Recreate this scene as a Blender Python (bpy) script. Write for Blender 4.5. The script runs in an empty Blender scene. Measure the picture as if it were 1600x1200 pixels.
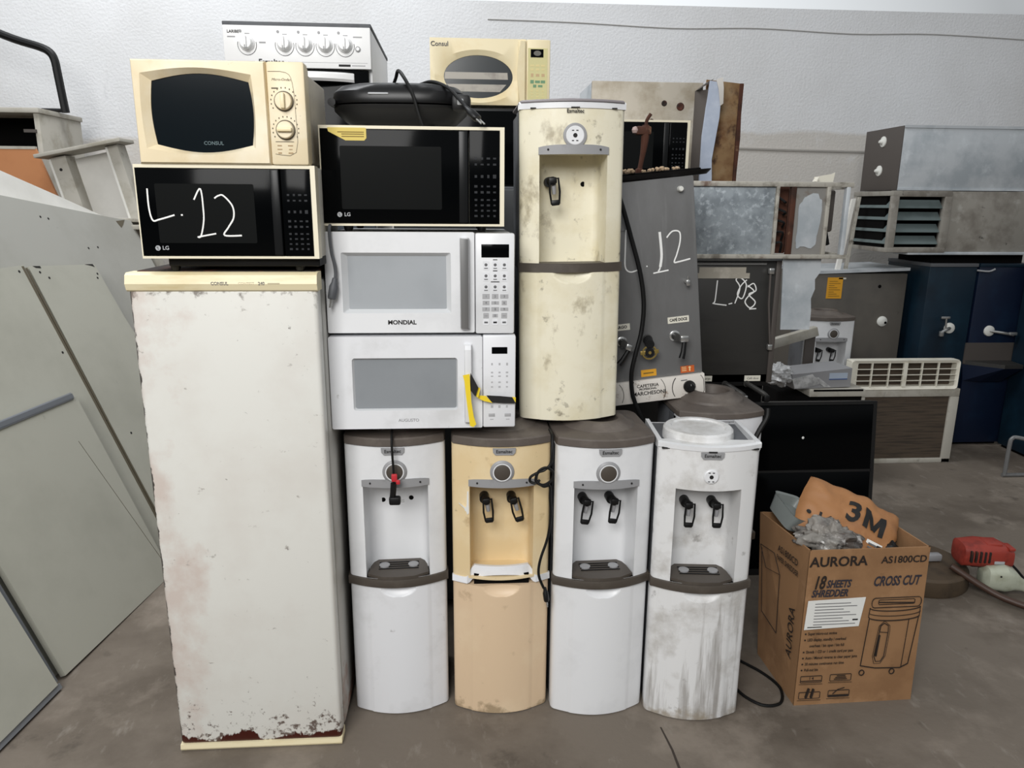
import bpy, bmesh, math, random
from mathutils import Vector, Matrix, noise
random.seed(7)
C = bpy.context.scene.collection
S = bpy.context.scene
R = math.radians

# ---------------------------------------------------------------- camera
cam_data = bpy.data.cameras.new('camera')
cam = bpy.data.objects.new('camera', cam_data); C.objects.link(cam)
cam_data.sensor_fit = 'HORIZONTAL'; cam_data.sensor_width = 36.0
cam_data.lens = 1150 / 1600 * 36.0
cam_data.clip_start = 0.05; cam_data.clip_end = 100
_p, _y, _r = R(13.75), R(4.0), R(0.4)
_fw = Vector((math.sin(_y) * math.cos(_p), math.cos(_y) * math.cos(_p), -math.sin(_p)))
_rt0 = Vector((math.cos(_y), -math.sin(_y), 0)); _up0 = _rt0.cross(_fw)
_rt = _rt0 * math.cos(_r) + _up0 * math.sin(_r); _up = _up0 * math.cos(_r) - _rt0 * math.sin(_r)
cam.matrix_world = Matrix(((_rt.x, _up.x, -_fw.x, 0), (_rt.y, _up.y, -_fw.y, 0), (_rt.z, _up.z, -_fw.z, 1.6), (0, 0, 0, 1)))
S.camera = cam

# ---------------------------------------------------------------- world, lights, exposure
S.view_settings.view_transform = 'Standard'
S.view_settings.look = 'None'
S.view_settings.gamma = 1.0
S.view_settings.use_curve_mapping = False
S.view_settings.exposure = 0.0
w = bpy.data.worlds.new('world'); S.world = w; w.use_nodes = True
nt = w.node_tree; bg = nt.nodes['Background']
tc = nt.nodes.new('ShaderNodeTexCoord'); sp = nt.nodes.new('ShaderNodeSeparateXYZ')
rm = nt.nodes.new('ShaderNodeValToRGB')
nt.links.new(tc.outputs['Generated'], sp.inputs[0]); nt.links.new(sp.outputs['Z'], rm.inputs[0]); nt.links.new(rm.outputs[0], bg.inputs[0])
rm.color_ramp.elements[0].position = 0.06; rm.color_ramp.elements[0].color = (0.06, 0.06, 0.06, 1)
rm.color_ramp.elements[1].position = 0.20; rm.color_ramp.elements[1].color = (0.93, 0.97, 1.0, 1)
mr_ = nt.nodes.new('ShaderNodeMapRange'); mr_.inputs['From Min'].default_value = 0.80; mr_.inputs['From Max'].default_value = 0.95; mr_.inputs['To Min'].default_value = 0.46; mr_.inputs['To Max'].default_value = 1.05
nt.links.new(sp.outputs['Y'], mr_.inputs[0]); nt.links.new(mr_.outputs[0], bg.inputs[1])   # daylight outside, beyond the back wall
bg.inputs[1].default_value = 0.46
def area(name, loc, target, size, energy, col=(1, 1, 1), size_y=None):
    l = bpy.data.lights.new(name, 'AREA'); l.energy = energy; l.size = size; l.color = col
    if size_y: l.shape = 'RECTANGLE'; l.size_y = size_y
    o = bpy.data.objects.new(name, l); C.objects.link(o); o.location = loc
    o.rotation_euler = (Vector(target) - Vector(loc)).to_track_quat('-Z', 'Y').to_euler()
    return o
area('doorway_light', (-1.1, -1.7, 3.5), (0.1, 2.4, 0.9), 2.2, 190, (1.0, 0.99, 0.97), 2.0)
area('roof_light', (-1.8, 3.6, 5.6), (-1.2, 5.4, 2.4), 3.0, 175, (0.96, 0.98, 1.0), 1.6)

# ---------------------------------------------------------------- materials
def lin(c):
    return tuple(((v / 255) / 12.92 if v / 255 <= 0.04045 else (((v / 255) + 0.055) / 1.055) ** 2.4) for v in c[:3]) + (1,)
_m = {}
def M(name, col, rough=0.5, metal=0.0, spec=0.5, dirt=(), bump=0, alpha=1.0, trans=0.0):
    """dirt: list of dict(col, s=(sx,sy,sz) or float, lo, hi, k=strength, axis='Z', z0, z1) - noise stains, optionally confined to a z span"""
    if name in _m: return _m[name]
    m = bpy.data.materials.new(name); m.use_nodes = True; _m[name] = m
    t = m.node_tree; b = t.nodes['Principled BSDF']
    b.inputs['Roughness'].default_value = rough; b.inputs['Metallic'].default_value = metal
    b.inputs['Specular IOR Level'].default_value = spec
    b.inputs['Base Color'].default_value = lin(col)
    if alpha < 1: b.inputs['Alpha'].default_value = alpha
    if trans: b.inputs['Transmission Weight'].default_value = trans
    prev = None
    tcn = None
    if dirt or bump:
        tcn = t.nodes.new('ShaderNodeTexCoord')
    for i, d in enumerate(dirt):
        s = d.get('s', 8.0); s = (s, s, s) if not isinstance(s, tuple) else s
        mp = t.nodes.new('ShaderNodeMapping'); mp.inputs['Scale'].default_value = s; mp.inputs['Location'].default_value = (3.1 * i + d.get('seed', 0), 1.7 * i, 0.9 * i)
        t.links.new(tcn.outputs['Object'], mp.inputs[0])
        n = t.nodes.new('ShaderNodeTexNoise'); n.inputs['Scale'].default_value = 1; n.inputs['Detail'].default_value = d.get('detail', 8); n.inputs['Roughness'].default_value = d.get('nr', 0.62)
        t.links.new(mp.outputs[0], n.inputs['Vector'])
        fac = n.outputs[0]
        if 'z0' in d:
            se = t.nodes.new('ShaderNodeSeparateXYZ'); t.links.new(tcn.outputs['Object'], se.inputs[0])
            mr = t.nodes.new('ShaderNodeMapRange'); mr.inputs['From Min'].default_value = d['z0']; mr.inputs['From Max'].default_value = d['z1']
            mr.inputs['To Min'].default_value = d.get('t0', 0.45); mr.inputs['To Max'].default_value = d.get('t1', -0.3)
            t.links.new(se.outputs[d.get('axis', 'Z')], mr.inputs[0])
            ad = t.nodes.new('ShaderNodeMath'); ad.operation = 'ADD'; t.links.new(fac, ad.inputs[0]); t.links.new(mr.outputs[0], ad.inputs[1]); fac = ad.outputs[0]
        rp = t.nodes.new('ShaderNodeMapRange'); rp.inputs['From Min'].default_value = d.get('lo', 0.5); rp.inputs['From Max'].default_value = d.get('hi', 0.7)
        rp.inputs['To Max'].default_value = d.get('k', 1.0)
        t.links.new(fac, rp.inputs[0])
        mx = t.nodes.new('ShaderNodeMix'); mx.data_type = 'RGBA'
        t.links.new(rp.outputs[0], mx.inputs[0])
        if prev: t.links.new(prev, mx.inputs[6])
        else: mx.inputs[6].default_value = lin(col)
        mx.inputs[7].default_value = lin(d['col']); prev = mx.outputs[2]
    if prev: t.links.new(prev, b.inputs['Base Color'])
    if bump:
        n = t.nodes.new('ShaderNodeTexNoise'); n.inputs['Scale'].default_value = bump[0]; n.inputs['Detail'].default_value = 6
        t.links.new(tcn.outputs['Object'], n.inputs['Vector'])
        bp = t.nodes.new('ShaderNodeBump'); bp.inputs['Strength'].default_value = bump[1]; bp.inputs['Distance'].default_value = 0.01
        t.links.new(n.outputs[0], bp.inputs['Height']); t.links.new(bp.outputs[0], b.inputs['Normal'])
    return m

D = lambda col, s, lo, hi, k=1.0, **kw: dict(col=col, s=s, lo=lo, hi=hi, k=k, **kw)
m_wall = M('wall_plaster', (222, 223, 225), 0.9, dirt=[D((206, 206, 206), (0.5, 0.5, 0.4), .42, .62, .8), D((196, 191, 184), (.4, .4, .4), .5, .56, .9, z0=1.95, z1=2.2, t0=.25, t1=-.25),
    D((160, 162, 165), (5, 5, 1.6), .68, .78, .5), D((120, 118, 114), 40, .74, .8, .5), D((226, 229, 233), 9, .58, .78, .35)], bump=(60, .35))
m_floor = M('floor_concrete', (114, 105, 95), 0.75, spec=.3, dirt=[D((88, 79, 70), 1.6, .48, .62, .7), D((138, 128, 117), 3.0, .53, .66, .7), D((70, 63, 56), 6.5, .62, .72, .6), D((150, 143, 134), (22, 9, 9), .6, .74, .45), D((48, 42, 37), 38, .71, .76, .7)], bump=(30, .2))
m_white = M('white_plastic', (226, 227, 230), 0.38, dirt=[D((196, 196, 196), 5, .52, .7, .6), D((120, 116, 110), 26, .68, .76, .5)])
m_white_clean = M('white_plastic_clean', (228, 229, 231), 0.35, dirt=[D((205, 206, 208), 4, .5, .7, .6)])
m_dirty_white = M('grimy_white_plastic', (224, 224, 224), 0.45, dirt=[D((176, 172, 166), 6, .5, .64, .7), D((120, 112, 104), (30, 30, 2.2), .58, .72, .6, z0=0.06, z1=.6, t0=.12, t1=-.1), D((96, 88, 80), 17, .63, .74, .6), D((150, 138, 120), 12, .55, .72, .8, z0=0.0, z1=.09, t0=.2, t1=-.3)])
m_cream = M('cream_plastic', (232, 226, 204), 0.42, dirt=[D((216, 206, 174), 5, .46, .62, .7), D((150, 138, 112), (13, 13, 9), .58, .70, .75), D((92, 82, 66), 20, .63, .72, .75)])
m_beige = M('yellowed_plastic', (224, 200, 156), 0.45, dirt=[D((232, 214, 178), 5, .45, .66, .8), D((160, 128, 86), 14, .62, .75, .6), D((104, 84, 60), 34, .68, .76, .6)])
m_tan = M('tan_plastic', (220, 194, 162), 0.45, dirt=[D((230, 210, 178), 3, .5, .7, .8), D((150, 122, 90), 15, .63, .76, .55), D((140, 120, 92), 20, .56, .7, .7, z0=0.0, z1=.1, t0=.15, t1=-.3)])
m_lid = M('brown_grey_plastic', (92, 84, 78), 0.55, dirt=[D((124, 116, 108), 9, .52, .72, .6), D((66, 60, 55), 5, .5, .7, .5)])
m_band = M('dark_brown_plastic', (74, 67, 60), 0.5, dirt=[D((94, 87, 79), 14, .55, .72, .5)])
m_greypl = M('grey_plastic', (148, 148, 150), 0.45, dirt=[D((120, 120, 120), 20, .55, .75, .5)])
m_greyside = M('grey_sheet_side', (92, 94, 98), 0.6, dirt=[D((60, 60, 62), 6, .5, .7, .7)])
m_black = M('black_plastic', (14, 14, 15), 0.45, spec=.35)
m_rubber = M('black_rubber', (12, 12, 12), 0.55, spec=.3)
m_gloss = M('black_glass', (6, 7, 8), 0.12, spec=.07)
m_window = M('dark_window', (22, 23, 23), 0.25, spec=.08)
m_consulwin = M('smoky_window', (16, 22, 26), 0.15, spec=.12)
m_key = M('faint_print', (42, 44, 47), 0.5, spec=.2)
m_creamtrim = M('cream_trim', (232, 224, 200), 0.45)
m_mwbody = M('painted_steel_cream', (214, 210, 198), 0.5, dirt=[D((170, 164, 150), 9, .5, .7, .6)])
m_silver = M('silver_print_and_highlight', (170, 172, 175), 0.4)
m_consul = M('aged_beige_plastic', (228, 212, 178), 0.45, dirt=[D((238, 228, 204), 6, .48, .66, .8), D((202, 176, 130), 5, .55, .7, .6), D((130, 100, 64), 22, .68, .77, .7)])
m_consul2 = M('pale_yellow_plastic', (238, 224, 186), 0.45, dirt=[D((228, 206, 158), 6, .5, .68, .7)])
m_fridge = M('aged_white_enamel', (219, 218, 212), 0.4, dirt=[D((210, 206, 199), 3, .48, .66, .7), D((200, 184, 175), 5, .5, .66, .75, axis='X', z0=0.0, z1=.16, t0=.1, t1=-.16), D((120, 110, 102), (26, 26, 34), .66, .74, .7), D((90, 78, 70), 30, .54, .66, .8, axis='Z', z0=1.30, z1=1.38, t0=-.25, t1=.06),
    D((60, 50, 44), 38, .70, .745, .9), D((96, 80, 72), 52, .57, .65, .95, z0=0.0, z1=.22, t0=.13, t1=-.15), D((44, 38, 34), (40, 40, 22), .52, .58, .95, axis='X', z0=0.0, z1=.018, t0=.16, t1=-.3),
    D((66, 16, 8), (11, 11, 5), .55, .58, 1, z0=0.015, z1=.085, t0=.22, t1=-.2)])
m_fridgetrim = M('yellowed_trim', (232, 220, 184), 0.45, dirt=[D((214, 194, 146), (6, 6, 30), .5, .7, .7), D((120, 100, 72), 40, .7, .77, .6)])
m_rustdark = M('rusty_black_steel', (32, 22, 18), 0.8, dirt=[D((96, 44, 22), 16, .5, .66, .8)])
m_mela = M('grey_melamine', (182, 181, 169), 0.6, dirt=[D((168, 167, 155), 2, .45, .65, .7), D((120, 116, 106), 14, .67, .78, .5)])
m_mela2 = M('dark_grey_melamine', (172, 171, 164), 0.6, dirt=[D((158, 156, 148), 2, .45, .65, .7), D((110, 106, 98), 12, .66, .78, .5)])
m_mela3 = M('pale_melamine', (224, 222, 216), 0.6, dirt=[D((208, 206, 199), 3, .45, .65, .7)])
m_edge = M('brown_board_edge', (96, 88, 72), 0.7)
m_alu = M('aluminium_channel', (142, 146, 152), 0.4, metal=.3)
m_wood = M('orange_fibreboard', (188, 128, 84), 0.75, dirt=[D((172, 112, 70), 5, .5, .7, .6)])
m_dusty = M('dusty_board', (178, 174, 164), 0.8, dirt=[D((150, 144, 130), 8, .48, .66, .8), D((100, 94, 84), 18, .64, .75, .6)])
m_steel = M('brushed_steel', (122, 122, 122), 0.5, metal=.35, dirt=[D((98, 97, 96), (3, 3, 1.2), .45, .65, .8), D((150, 150, 150), (40, 40, 3), .56, .75, .4)])
m_dsteel = M('dark_steel', (60, 59, 57), 0.45, metal=.3, dirt=[D((44, 43, 42), (1.5, 1.5, 6), .45, .65, .8), D((96, 90, 80), 9, .66, .78, .5)])
m_galv = M('galvanised_steel', (150, 158, 164), 0.5, metal=.15, dirt=[D((116, 124, 130), 12, .45, .6, .8), D((196, 204, 210), 45, .52, .68, .8), D((170, 178, 184), 3, .5, .65, .6)])
m_galv2 = M('pale_galvanised_steel', (192, 197, 201), 0.45, metal=.08, dirt=[D((158, 166, 172), 4, .45, .62, .8), D((210, 216, 220), 14, .56, .7, .6), D((90, 88, 84), 50, .7, .76, .6)])
m_oldgrey = M('stained_grey_paint', (142, 138, 130), 0.7, dirt=[D((112, 106, 98), 6, .47, .64, .9), D((176, 174, 168), 12, .58, .72, .6), D((40, 36, 32), 22, .68, .74, .8)])
m_oldframe = M('dusty_metal_frame', (176, 172, 162), 0.6, metal=.1, dirt=[D((104, 98, 88), 14, .5, .66, .9), D((86, 48, 26), 11, .58, .7, .8)])
m_rust = M('rusted_steel', (134, 106, 72), 0.8, dirt=[D((104, 70, 40), 9, .44, .62, .9), D((66, 40, 22), (22, 22, 16), .54, .66, .9), D((160, 142, 112), 4, .54, .7, .6)])
m_rustbeam = M('rust_brown', (76, 42, 27), 0.85, dirt=[D((44, 25, 16), 14, .48, .64, .9), D((150, 120, 90), 20, .62, .74, .6)])
m_stain = M('stained_beige_steel', (182, 174, 160), 0.55, metal=.15, dirt=[D((146, 134, 114), 5, .46, .64, .9), D((206, 202, 194), 8, .56, .7, .7), D((92, 74, 52), 13, .63, .73, .8)])
m_film = M('pale_blue_film', (176, 186, 204), 0.5, dirt=[D((200, 208, 222), 10, .5, .7, .7)])
m_flange = M('grey_brown_flange', (84, 78, 74), 0.6, metal=.2)
m_blue = M('dark_blue_enamel', (14, 34, 48), 0.45, spec=.35, dirt=[D((22, 52, 68), 3, .5, .7, .6), D((8, 18, 28), 4, .5, .7, .6)])
m_navy = M('navy_enamel', (12, 24, 46), 0.45, spec=.35, dirt=[D((20, 44, 66), 3, .52, .7, .6)])
m_chrome = M('worn_chrome', (190, 190, 188), 0.25, metal=.8)
m_knobwhite = M('white_disc', (218, 218, 212), 0.5)
m_cool = M('grey_brown_steel', (104, 99, 92), 0.5, metal=.25, dirt=[D((82, 79, 75), 2.2, .45, .65, .8), D((50, 48, 46), 16, .68, .76, .6)])
m_label_y = M('amber_label', (222, 160, 40), 0.6)
m_label_w = M('pale_label', (222, 218, 204), 0.6)
m_ink = M('black_ink', (20, 18, 17), 0.7)
m_inkgrey = M('grey_ink', (96, 96, 98), 0.7)
m_card = M('brown_cardboard', (150, 113, 78), 0.85, dirt=[D((132, 97, 65), 5, .47, .65, .8), D((112, 80, 52), 11, .62, .74, .6), D((172, 134, 98), 9, .58, .7, .5)])
m_cardin = M('cardboard_inside', (112, 76, 50), 0.9)
m_cardink = M('carton_print', (36, 26, 20), 0.8)
m_cardink2 = M('carton_print_blue', (44, 42, 52), 0.8)
m_paper = M('white_paper', (226, 226, 222), 0.7)
m_kraft = M('kraft_bag', (160, 112, 70), 0.6, dirt=[D((138, 92, 54), 7, .48, .66, .8), D((182, 136, 92), 12, .58, .72, .6)])
m_clear = M('clear_plastic_bag', (146, 142, 136), 0.3, dirt=[D((84, 80, 78), 13, .45, .6, .9), D((222, 220, 216), 20, .58, .68, .9), D((60, 58, 56), 11, .6, .68, .8)], bump=(26, 1.0), alpha=.82)
m_chalk = M('white_marker', (240, 240, 238), 0.8)
m_greytape = M('torn_paper_tape', (164, 158, 146), 0.8, dirt=[D((196, 190, 178), 12, .5, .66, .8)])
m_red = M('faded_red_plastic', (150, 54, 42), 0.5, dirt=[D((112, 36, 28), 12, .5, .66, .8)])
m_tank = M('milky_plastic', (178, 182, 164), 0.45, dirt=[D((150, 152, 130), 14, .5, .68, .8)])
m_brownmetal = M('dark_brown_base', (78, 64, 48), 0.7, dirt=[D((54, 44, 33), 9, .48, .66, .8)])
m_pole = M('brown_pole', (66, 46, 36), 0.5)
m_yellow = M('hazard_yellow', (236, 206, 40), 0.6, dirt=[D((120, 96, 20), 50, .64, .74, .7)])
m_stickery = M('dull_yellow_sticker', (214, 192, 100), 0.6)
m_orange = M('orange_label', (196, 92, 34), 0.6)
m_winwhite = M('pale_grey_window', (164, 168, 172), 0.35, dirt=[D((150, 154, 158), 3, .45, .65, .6)])
m_winwhite2 = M('grey_mesh_window', (140, 144, 148), 0.35, dirt=[D((128, 132, 136), 3, .45, .65, .6)])
m_recess = M('white_bevel', (206, 208, 210), 0.4)
m_handlegrey = M('grey_metal_handle', (160, 160, 160), 0.3, metal=.75)
m_brass = M('tarnished_brass', (150, 128, 70), 0.4, metal=.5)
m_redtape = M('red_tape', (190, 40, 50), 0.5)
m_glasslid = M('dark_glass', (10, 11, 12), 0.15, spec=.25)
m_grille = M('cream_white_grille', (226, 222, 208), 0.5, dirt=[D((196, 188, 168), 9, .52, .7, .6)])
m_coil = M('dusty_coil', (78, 66, 54), 0.85, dirt=[D((54, 46, 38), (4, 4, 90), .46, .6, .9)])
m_teal = M('grey_green_slat', (96, 108, 108), 0.5, dirt=[D((78, 90, 90), 8, .5, .68, .7)])
m_void = M('dark_interior', (10, 9, 9), 0.9, spec=.1)
m_rubble = M('crumbled_debris', (176, 152, 124), 0.9)
m_beigekey = M('green_beige_panel', (214, 206, 150), 0.5)
m_greenkey = M('green_button', (110, 150, 112), 0.5)
m_light_key = M('grey_button', (168, 168, 170), 0.5)

# ---------------------------------------------------------------- mesh builder
def smooth(pts, n=6, closed=False):
    pts = [Vector(p) for p in pts]
    if len(pts) < 3: return pts
    out = []; k = len(pts)
    rng = range(k) if closed else range(k - 1)
    for i in rng:
        g = lambda j: pts[j % k] if closed else pts[max(0, min(k - 1, j))]
        a, b, c, d = g(i - 1), g(i), g(i + 1), g(i + 2)
        for s in range(n):
            t = s / n
            out.append(0.5 * ((2 * b) + (c - a) * t + (2 * a - 5 * b + 4 * c - d) * t * t + (3 * b - a - 3 * c + d) * t ** 3))
    if not closed: out.append(pts[-1])
    return out

def rrect(x0, x1, z0, z1, r, n=5):
    out = []
    for cx, cz, a0 in ((x1 - r, z1 - r, 0), (x0 + r, z1 - r, 90), (x0 + r, z0 + r, 180), (x1 - r, z0 + r, 270)):
        for i in range(n + 1):
            a = R(a0 + 90 * i / n); out.append((cx + r * math.cos(a), cz + r * math.sin(a)))
    return out

class MB:
    def __init__(s): s.v = []; s.f = []; s.mats = []; s.T = Matrix.Identity(4)
    def mi(s, m):
        if m not in s.mats: s.mats.append(m)
        return s.mats.index(m)
    def add(s, vs, fs, m):
        k = len(s.v); i = s.mi(m)
        s.v += [s.T @ Vector(p) for p in vs]; s.f += [(tuple(j + k for j in f), i) for f in fs]
        return s
    def box(s, x0, x1, y0, y1, z0, z1, m, bev=0.0, seg=2):
        bm = bmesh.new(); bmesh.ops.create_cube(bm, size=1)
        for v in bm.verts: v.co = Vector(((x0 + x1) / 2 + v.co.x * (x1 - x0), (y0 + y1) / 2 + v.co.y * (y1 - y0), (z0 + z1) / 2 + v.co.z * (z1 - z0)))
        if bev: bmesh.ops.bevel(bm, geom=bm.edges[:], offset=min(bev, .49 * min(abs(x1 - x0), abs(y1 - y0), abs(z1 - z0))), segments=seg, affect='EDGES', profile=.5)
        bm.verts.index_update()
        s.add([v.co.copy() for v in bm.verts], [[v.index for v in f.verts] for f in bm.faces], m); bm.free(); return s
    def loft(s, loops, m, cap0=True, cap1=True, closed=True):
        n = len(loops[0]); vs = [p for l in loops for p in l]; fs = []
        for i in range(len(loops) - 1):
            for j in range(n if closed else n - 1):
                a = i * n + j; b = i * n + (j + 1) % n
                fs.append((a, b, b + n, a + n))
        if cap0: fs.append(tuple(range(n)))
        if cap1: fs.append(tuple(range((len(loops) - 1) * n, len(loops) * n)))
        return s.add(vs, fs, m)
    def prism(s, poly, y0, y1, m):                     # polygon in x-z, extruded along y
        return s.loft([[(x, y0, z) for x, z in poly], [(x, y1, z) for x, z in poly]], m)
    def prismz(s, poly, z0, z1, m):
        return s.loft([[(x, y, z0) for x, y in poly], [(x, y, z1) for x, y in poly]], m)
    def frame(s, outer, inner, y0, y1, m, yi=None):    # ring between two loops with as many points each
        yi = y0 if yi is None else yi
        return s.loft([[(x, y1, z) for x, z in outer], [(x, y0, z) for x, z in outer], [(x, yi, z) for x, z in inner], [(x, y1, z) for x, z in inner]], m, False, False)
    def tube(s, pts, r, m, n=8, sm=0, closed=False):
        pts = smooth(pts, sm, closed) if sm else [Vector(p) for p in pts]
        loops = []; k = len(pts); prev = None
        for i, p in enumerate(pts):
            a = pts[(i - 1) % k] if (closed or i) else p; b = pts[(i + 1) % k] if (closed or i < k - 1) else p
            t = (b - a)
            t = t.normalized() if t.length > 1e-9 else Vector((0, 0, 1))
            if prev is None: u = t.orthogonal().normalized()
            else:
                u = prev - t * prev.dot(t)
                u = u.normalized() if u.length > 1e-6 else t.orthogonal().normalized()
            prev = u; v = t.cross(u)
            rr = r(i / max(1, k - 1)) if callable(r) else r
            loops.append([p + (u * math.cos(q * 2 * math.pi / n) + v * math.sin(q * 2 * math.pi / n)) * rr for q in range(n)])
        if closed: loops.append(loops[0]); return s.loft(loops, m, False, False)
        return s.loft(loops, m)
    def cyl(s, p0, p1, r, m, n=20): return s.tube([p0, p1], r, m, n)
    def lathe(s, prof, m, n=28, o=(0, 0, 0), axis='z', cap0=True, cap1=True):
        L = []
        for r_, h in prof:
            l = []
            for q in range(n):
                a = q * 2 * math.pi / n; c_, s_ = r_ * math.cos(a), r_ * math.sin(a)
                l.append((o[0] + c_, o[1] + s_, o[2] + h) if axis == 'z' else (o[0] + c_, o[1] - h, o[2] + s_))
            L.append(l)
        return s.loft(L, m, cap0, cap1)
    def text(s, body, size, x, y, z, m, align='CENTER', bold=0.0, shear=0.0, sx=1.0, depth=.0004, fn=None, rot=0.0):
        cu = bpy.data.curves.new('t', 'FONT'); cu.body = body; cu.size = size; cu.align_x = align; cu.align_y = 'CENTER'
        cu.offset = bold * size; cu.shear = shear; cu.resolution_u = 3
        ob = bpy.data.objects.new('t', cu); C.objects.link(ob)
        dg = bpy.context.evaluated_depsgraph_get(); me = bpy.data.meshes.new_from_object(ob.evaluated_get(dg))
        if fn:                                          # text laid on a curved or crumpled surface follows it
            bm = bmesh.new(); bm.from_mesh(me); bmesh.ops.triangulate(bm, faces=bm.faces)
            for _ in range(3): bmesh.ops.subdivide_edges(bm, edges=[e for e in bm.edges if e.calc_length() > size * .12], cuts=1); bmesh.ops.triangulate(bm, faces=bm.faces)
            bm.to_mesh(me); bm.free()
        c_, s_ = math.cos(rot), math.sin(rot)
        vs = []
        for v in me.vertices:
            a, b = v.co.x * sx, v.co.y
            a, b = a * c_ - b * s_, a * s_ + b * c_
            vs.append(fn(a, b) if fn else (x + a, y - depth, z + b))
        s.add(vs, [tuple(p.vertices) for p in me.polygons], m)
        bpy.data.objects.remove(ob); bpy.data.curves.remove(cu); bpy.data.meshes.remove(me)
        return s
    def build(s, name, parent=None, sharp=32):
        me = bpy.data.meshes.new(name); me.from_pydata([tuple(v) for v in s.v], [], [f for f, _ in s.f])
        for m in s.mats: me.materials.append(m)
        for p, (_, i) in zip(me.polygons, s.f): p.material_index = i; p.use_smooth = True
        bm = bmesh.new(); bm.from_mesh(me); bmesh.ops.recalc_face_normals(bm, faces=bm.faces); bm.to_mesh(me); bm.free()
        me.set_sharp_from_angle(angle=R(sharp)); me.update()
        o = bpy.data.objects.new(name, me); C.objects.link(o)
        if parent: o.parent = parent
        return o

def tag(o, label, cat, group=None):
    o['label'] = label; o['category'] = cat
    if group: o['group'] = group
    return o
def thing(name, label, cat, loc=(0, 0, 0), rot=(0, 0, 0), group=None):
    o = bpy.data.objects.new(name, None); C.objects.link(o); o.empty_display_size = .05
    o.location = loc; o.rotation_euler = rot
    return tag(o, label, cat, group)
def struct(o): o['kind'] = 'structure'; return o
def dup(root, loc, rot, label):
    r = root.copy(); C.objects.link(r); r.location = loc; r.rotation_euler = rot; r['label'] = label
    for ch in list(root.children):
        c_ = ch.copy(); C.objects.link(c_); c_.parent = r
        for g in list(ch.children):
            d_ = g.copy(); C.objects.link(d_); d_.parent = c_
    return r

# ---------------------------------------------------------------- the setting
b = MB(); b.box(-9, 9, -6, 5.5, -.12, 0, m_floor); struct(b.build('floor'))
b = MB(); b.box(-9, 9, 5.5, 5.7, -.12, 2.945, m_wall); struct(b.build('wall_back'))
b = MB(); b.tube([(1.55, 5.499, 2.01), (2.0, 5.499, 2.006), (2.4, 5.499, 1.998), (2.9, 5.499, 1.992), (3.6, 5.499, 1.985)], .012, M('wall_joint', (168, 164, 158), .9), 6, 4); struct(b.build('trim_1'))
b = MB(); b.tube([(.2, 5.499, 2.83), (.8, 5.499, 2.822), (1.5, 5.499, 2.80), (2.1, 5.499, 2.812), (2.8, 5.499, 2.79), (3.4, 5.499, 2.80), (4.3, 5.499, 2.77)], .005, M('wall_crack', (176, 175, 173), .9), 5, 6); struct(b.build('trim_3'))
b = MB()
crack = M('floor_joint', (56, 48, 42), .9)
b.prismz([(.612, 1.96), (.617, 1.96), (.627, 1.86), (.628, 1.6), (.635, 1.3), (.625, 1.3), (.617, 1.6), (.620, 1.86)], 0.0, .0006, crack)
struct(b.build('trim_2'))
# ---------------------------------------------------------------- water dispensers
W = .300; HB = .155
def bul(x): return -.046 * (1 - (x / .15) ** 2) if abs(x) < .15 else 0.0
def front_xs(extra=()):
    xs = [-.15, -.149, -.146, -.141] + [-.135 + .27 * i / 50 for i in range(51)] + [.141, .146, .149, .15] + list(extra)
    return sorted(set(round(x, 5) for x in xs))
def front_y(x):
    e = .15 - abs(x)
    return bul(x) + (.014 * (1 - math.sqrt(max(0, 1 - ((.009 - e) / .009) ** 2))) if e < .009 else 0)
def panel_grid(mb, zs, m, hole=None, mod=None, depth=.04):
    xs = front_xs((hole[0], hole[1]) if hole else ())
    vs = [(x, front_y(x) + (mod(x, z) if mod else 0), z) for z in zs for x in xs]; n = len(xs); fs = []
    for i in range(len(zs) - 1):
        for j in range(n - 1):
            if hole and hole[0] <= (xs[j] + xs[j + 1]) / 2 <= hole[1] and hole[2] <= (zs[i] + zs[i + 1]) / 2 <= hole[3]: continue
            fs.append((i * n + j, i * n + j + 1, (i + 1) * n + j + 1, (i + 1) * n + j))
    mb.add(vs, fs, m)
    for x in (-.15, .15):
        mb.add([(x, front_y(x), zs[0]), (x, depth, zs[0]), (x, depth, zs[-1]), (x, front_y(x), zs[-1])], [(0, 1, 2, 3)], m)
    for z in (zs[0], zs[-1]):
        k = zs.index(z)
        vs = [(x, front_y(x) + (mod(x, z) if mod else 0), z) for x in xs] + [(x, depth, z) for x in xs]
        mb.add(vs, [(j, j + 1, n + j + 1, n + j) for j in range(n - 1)], m)

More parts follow.
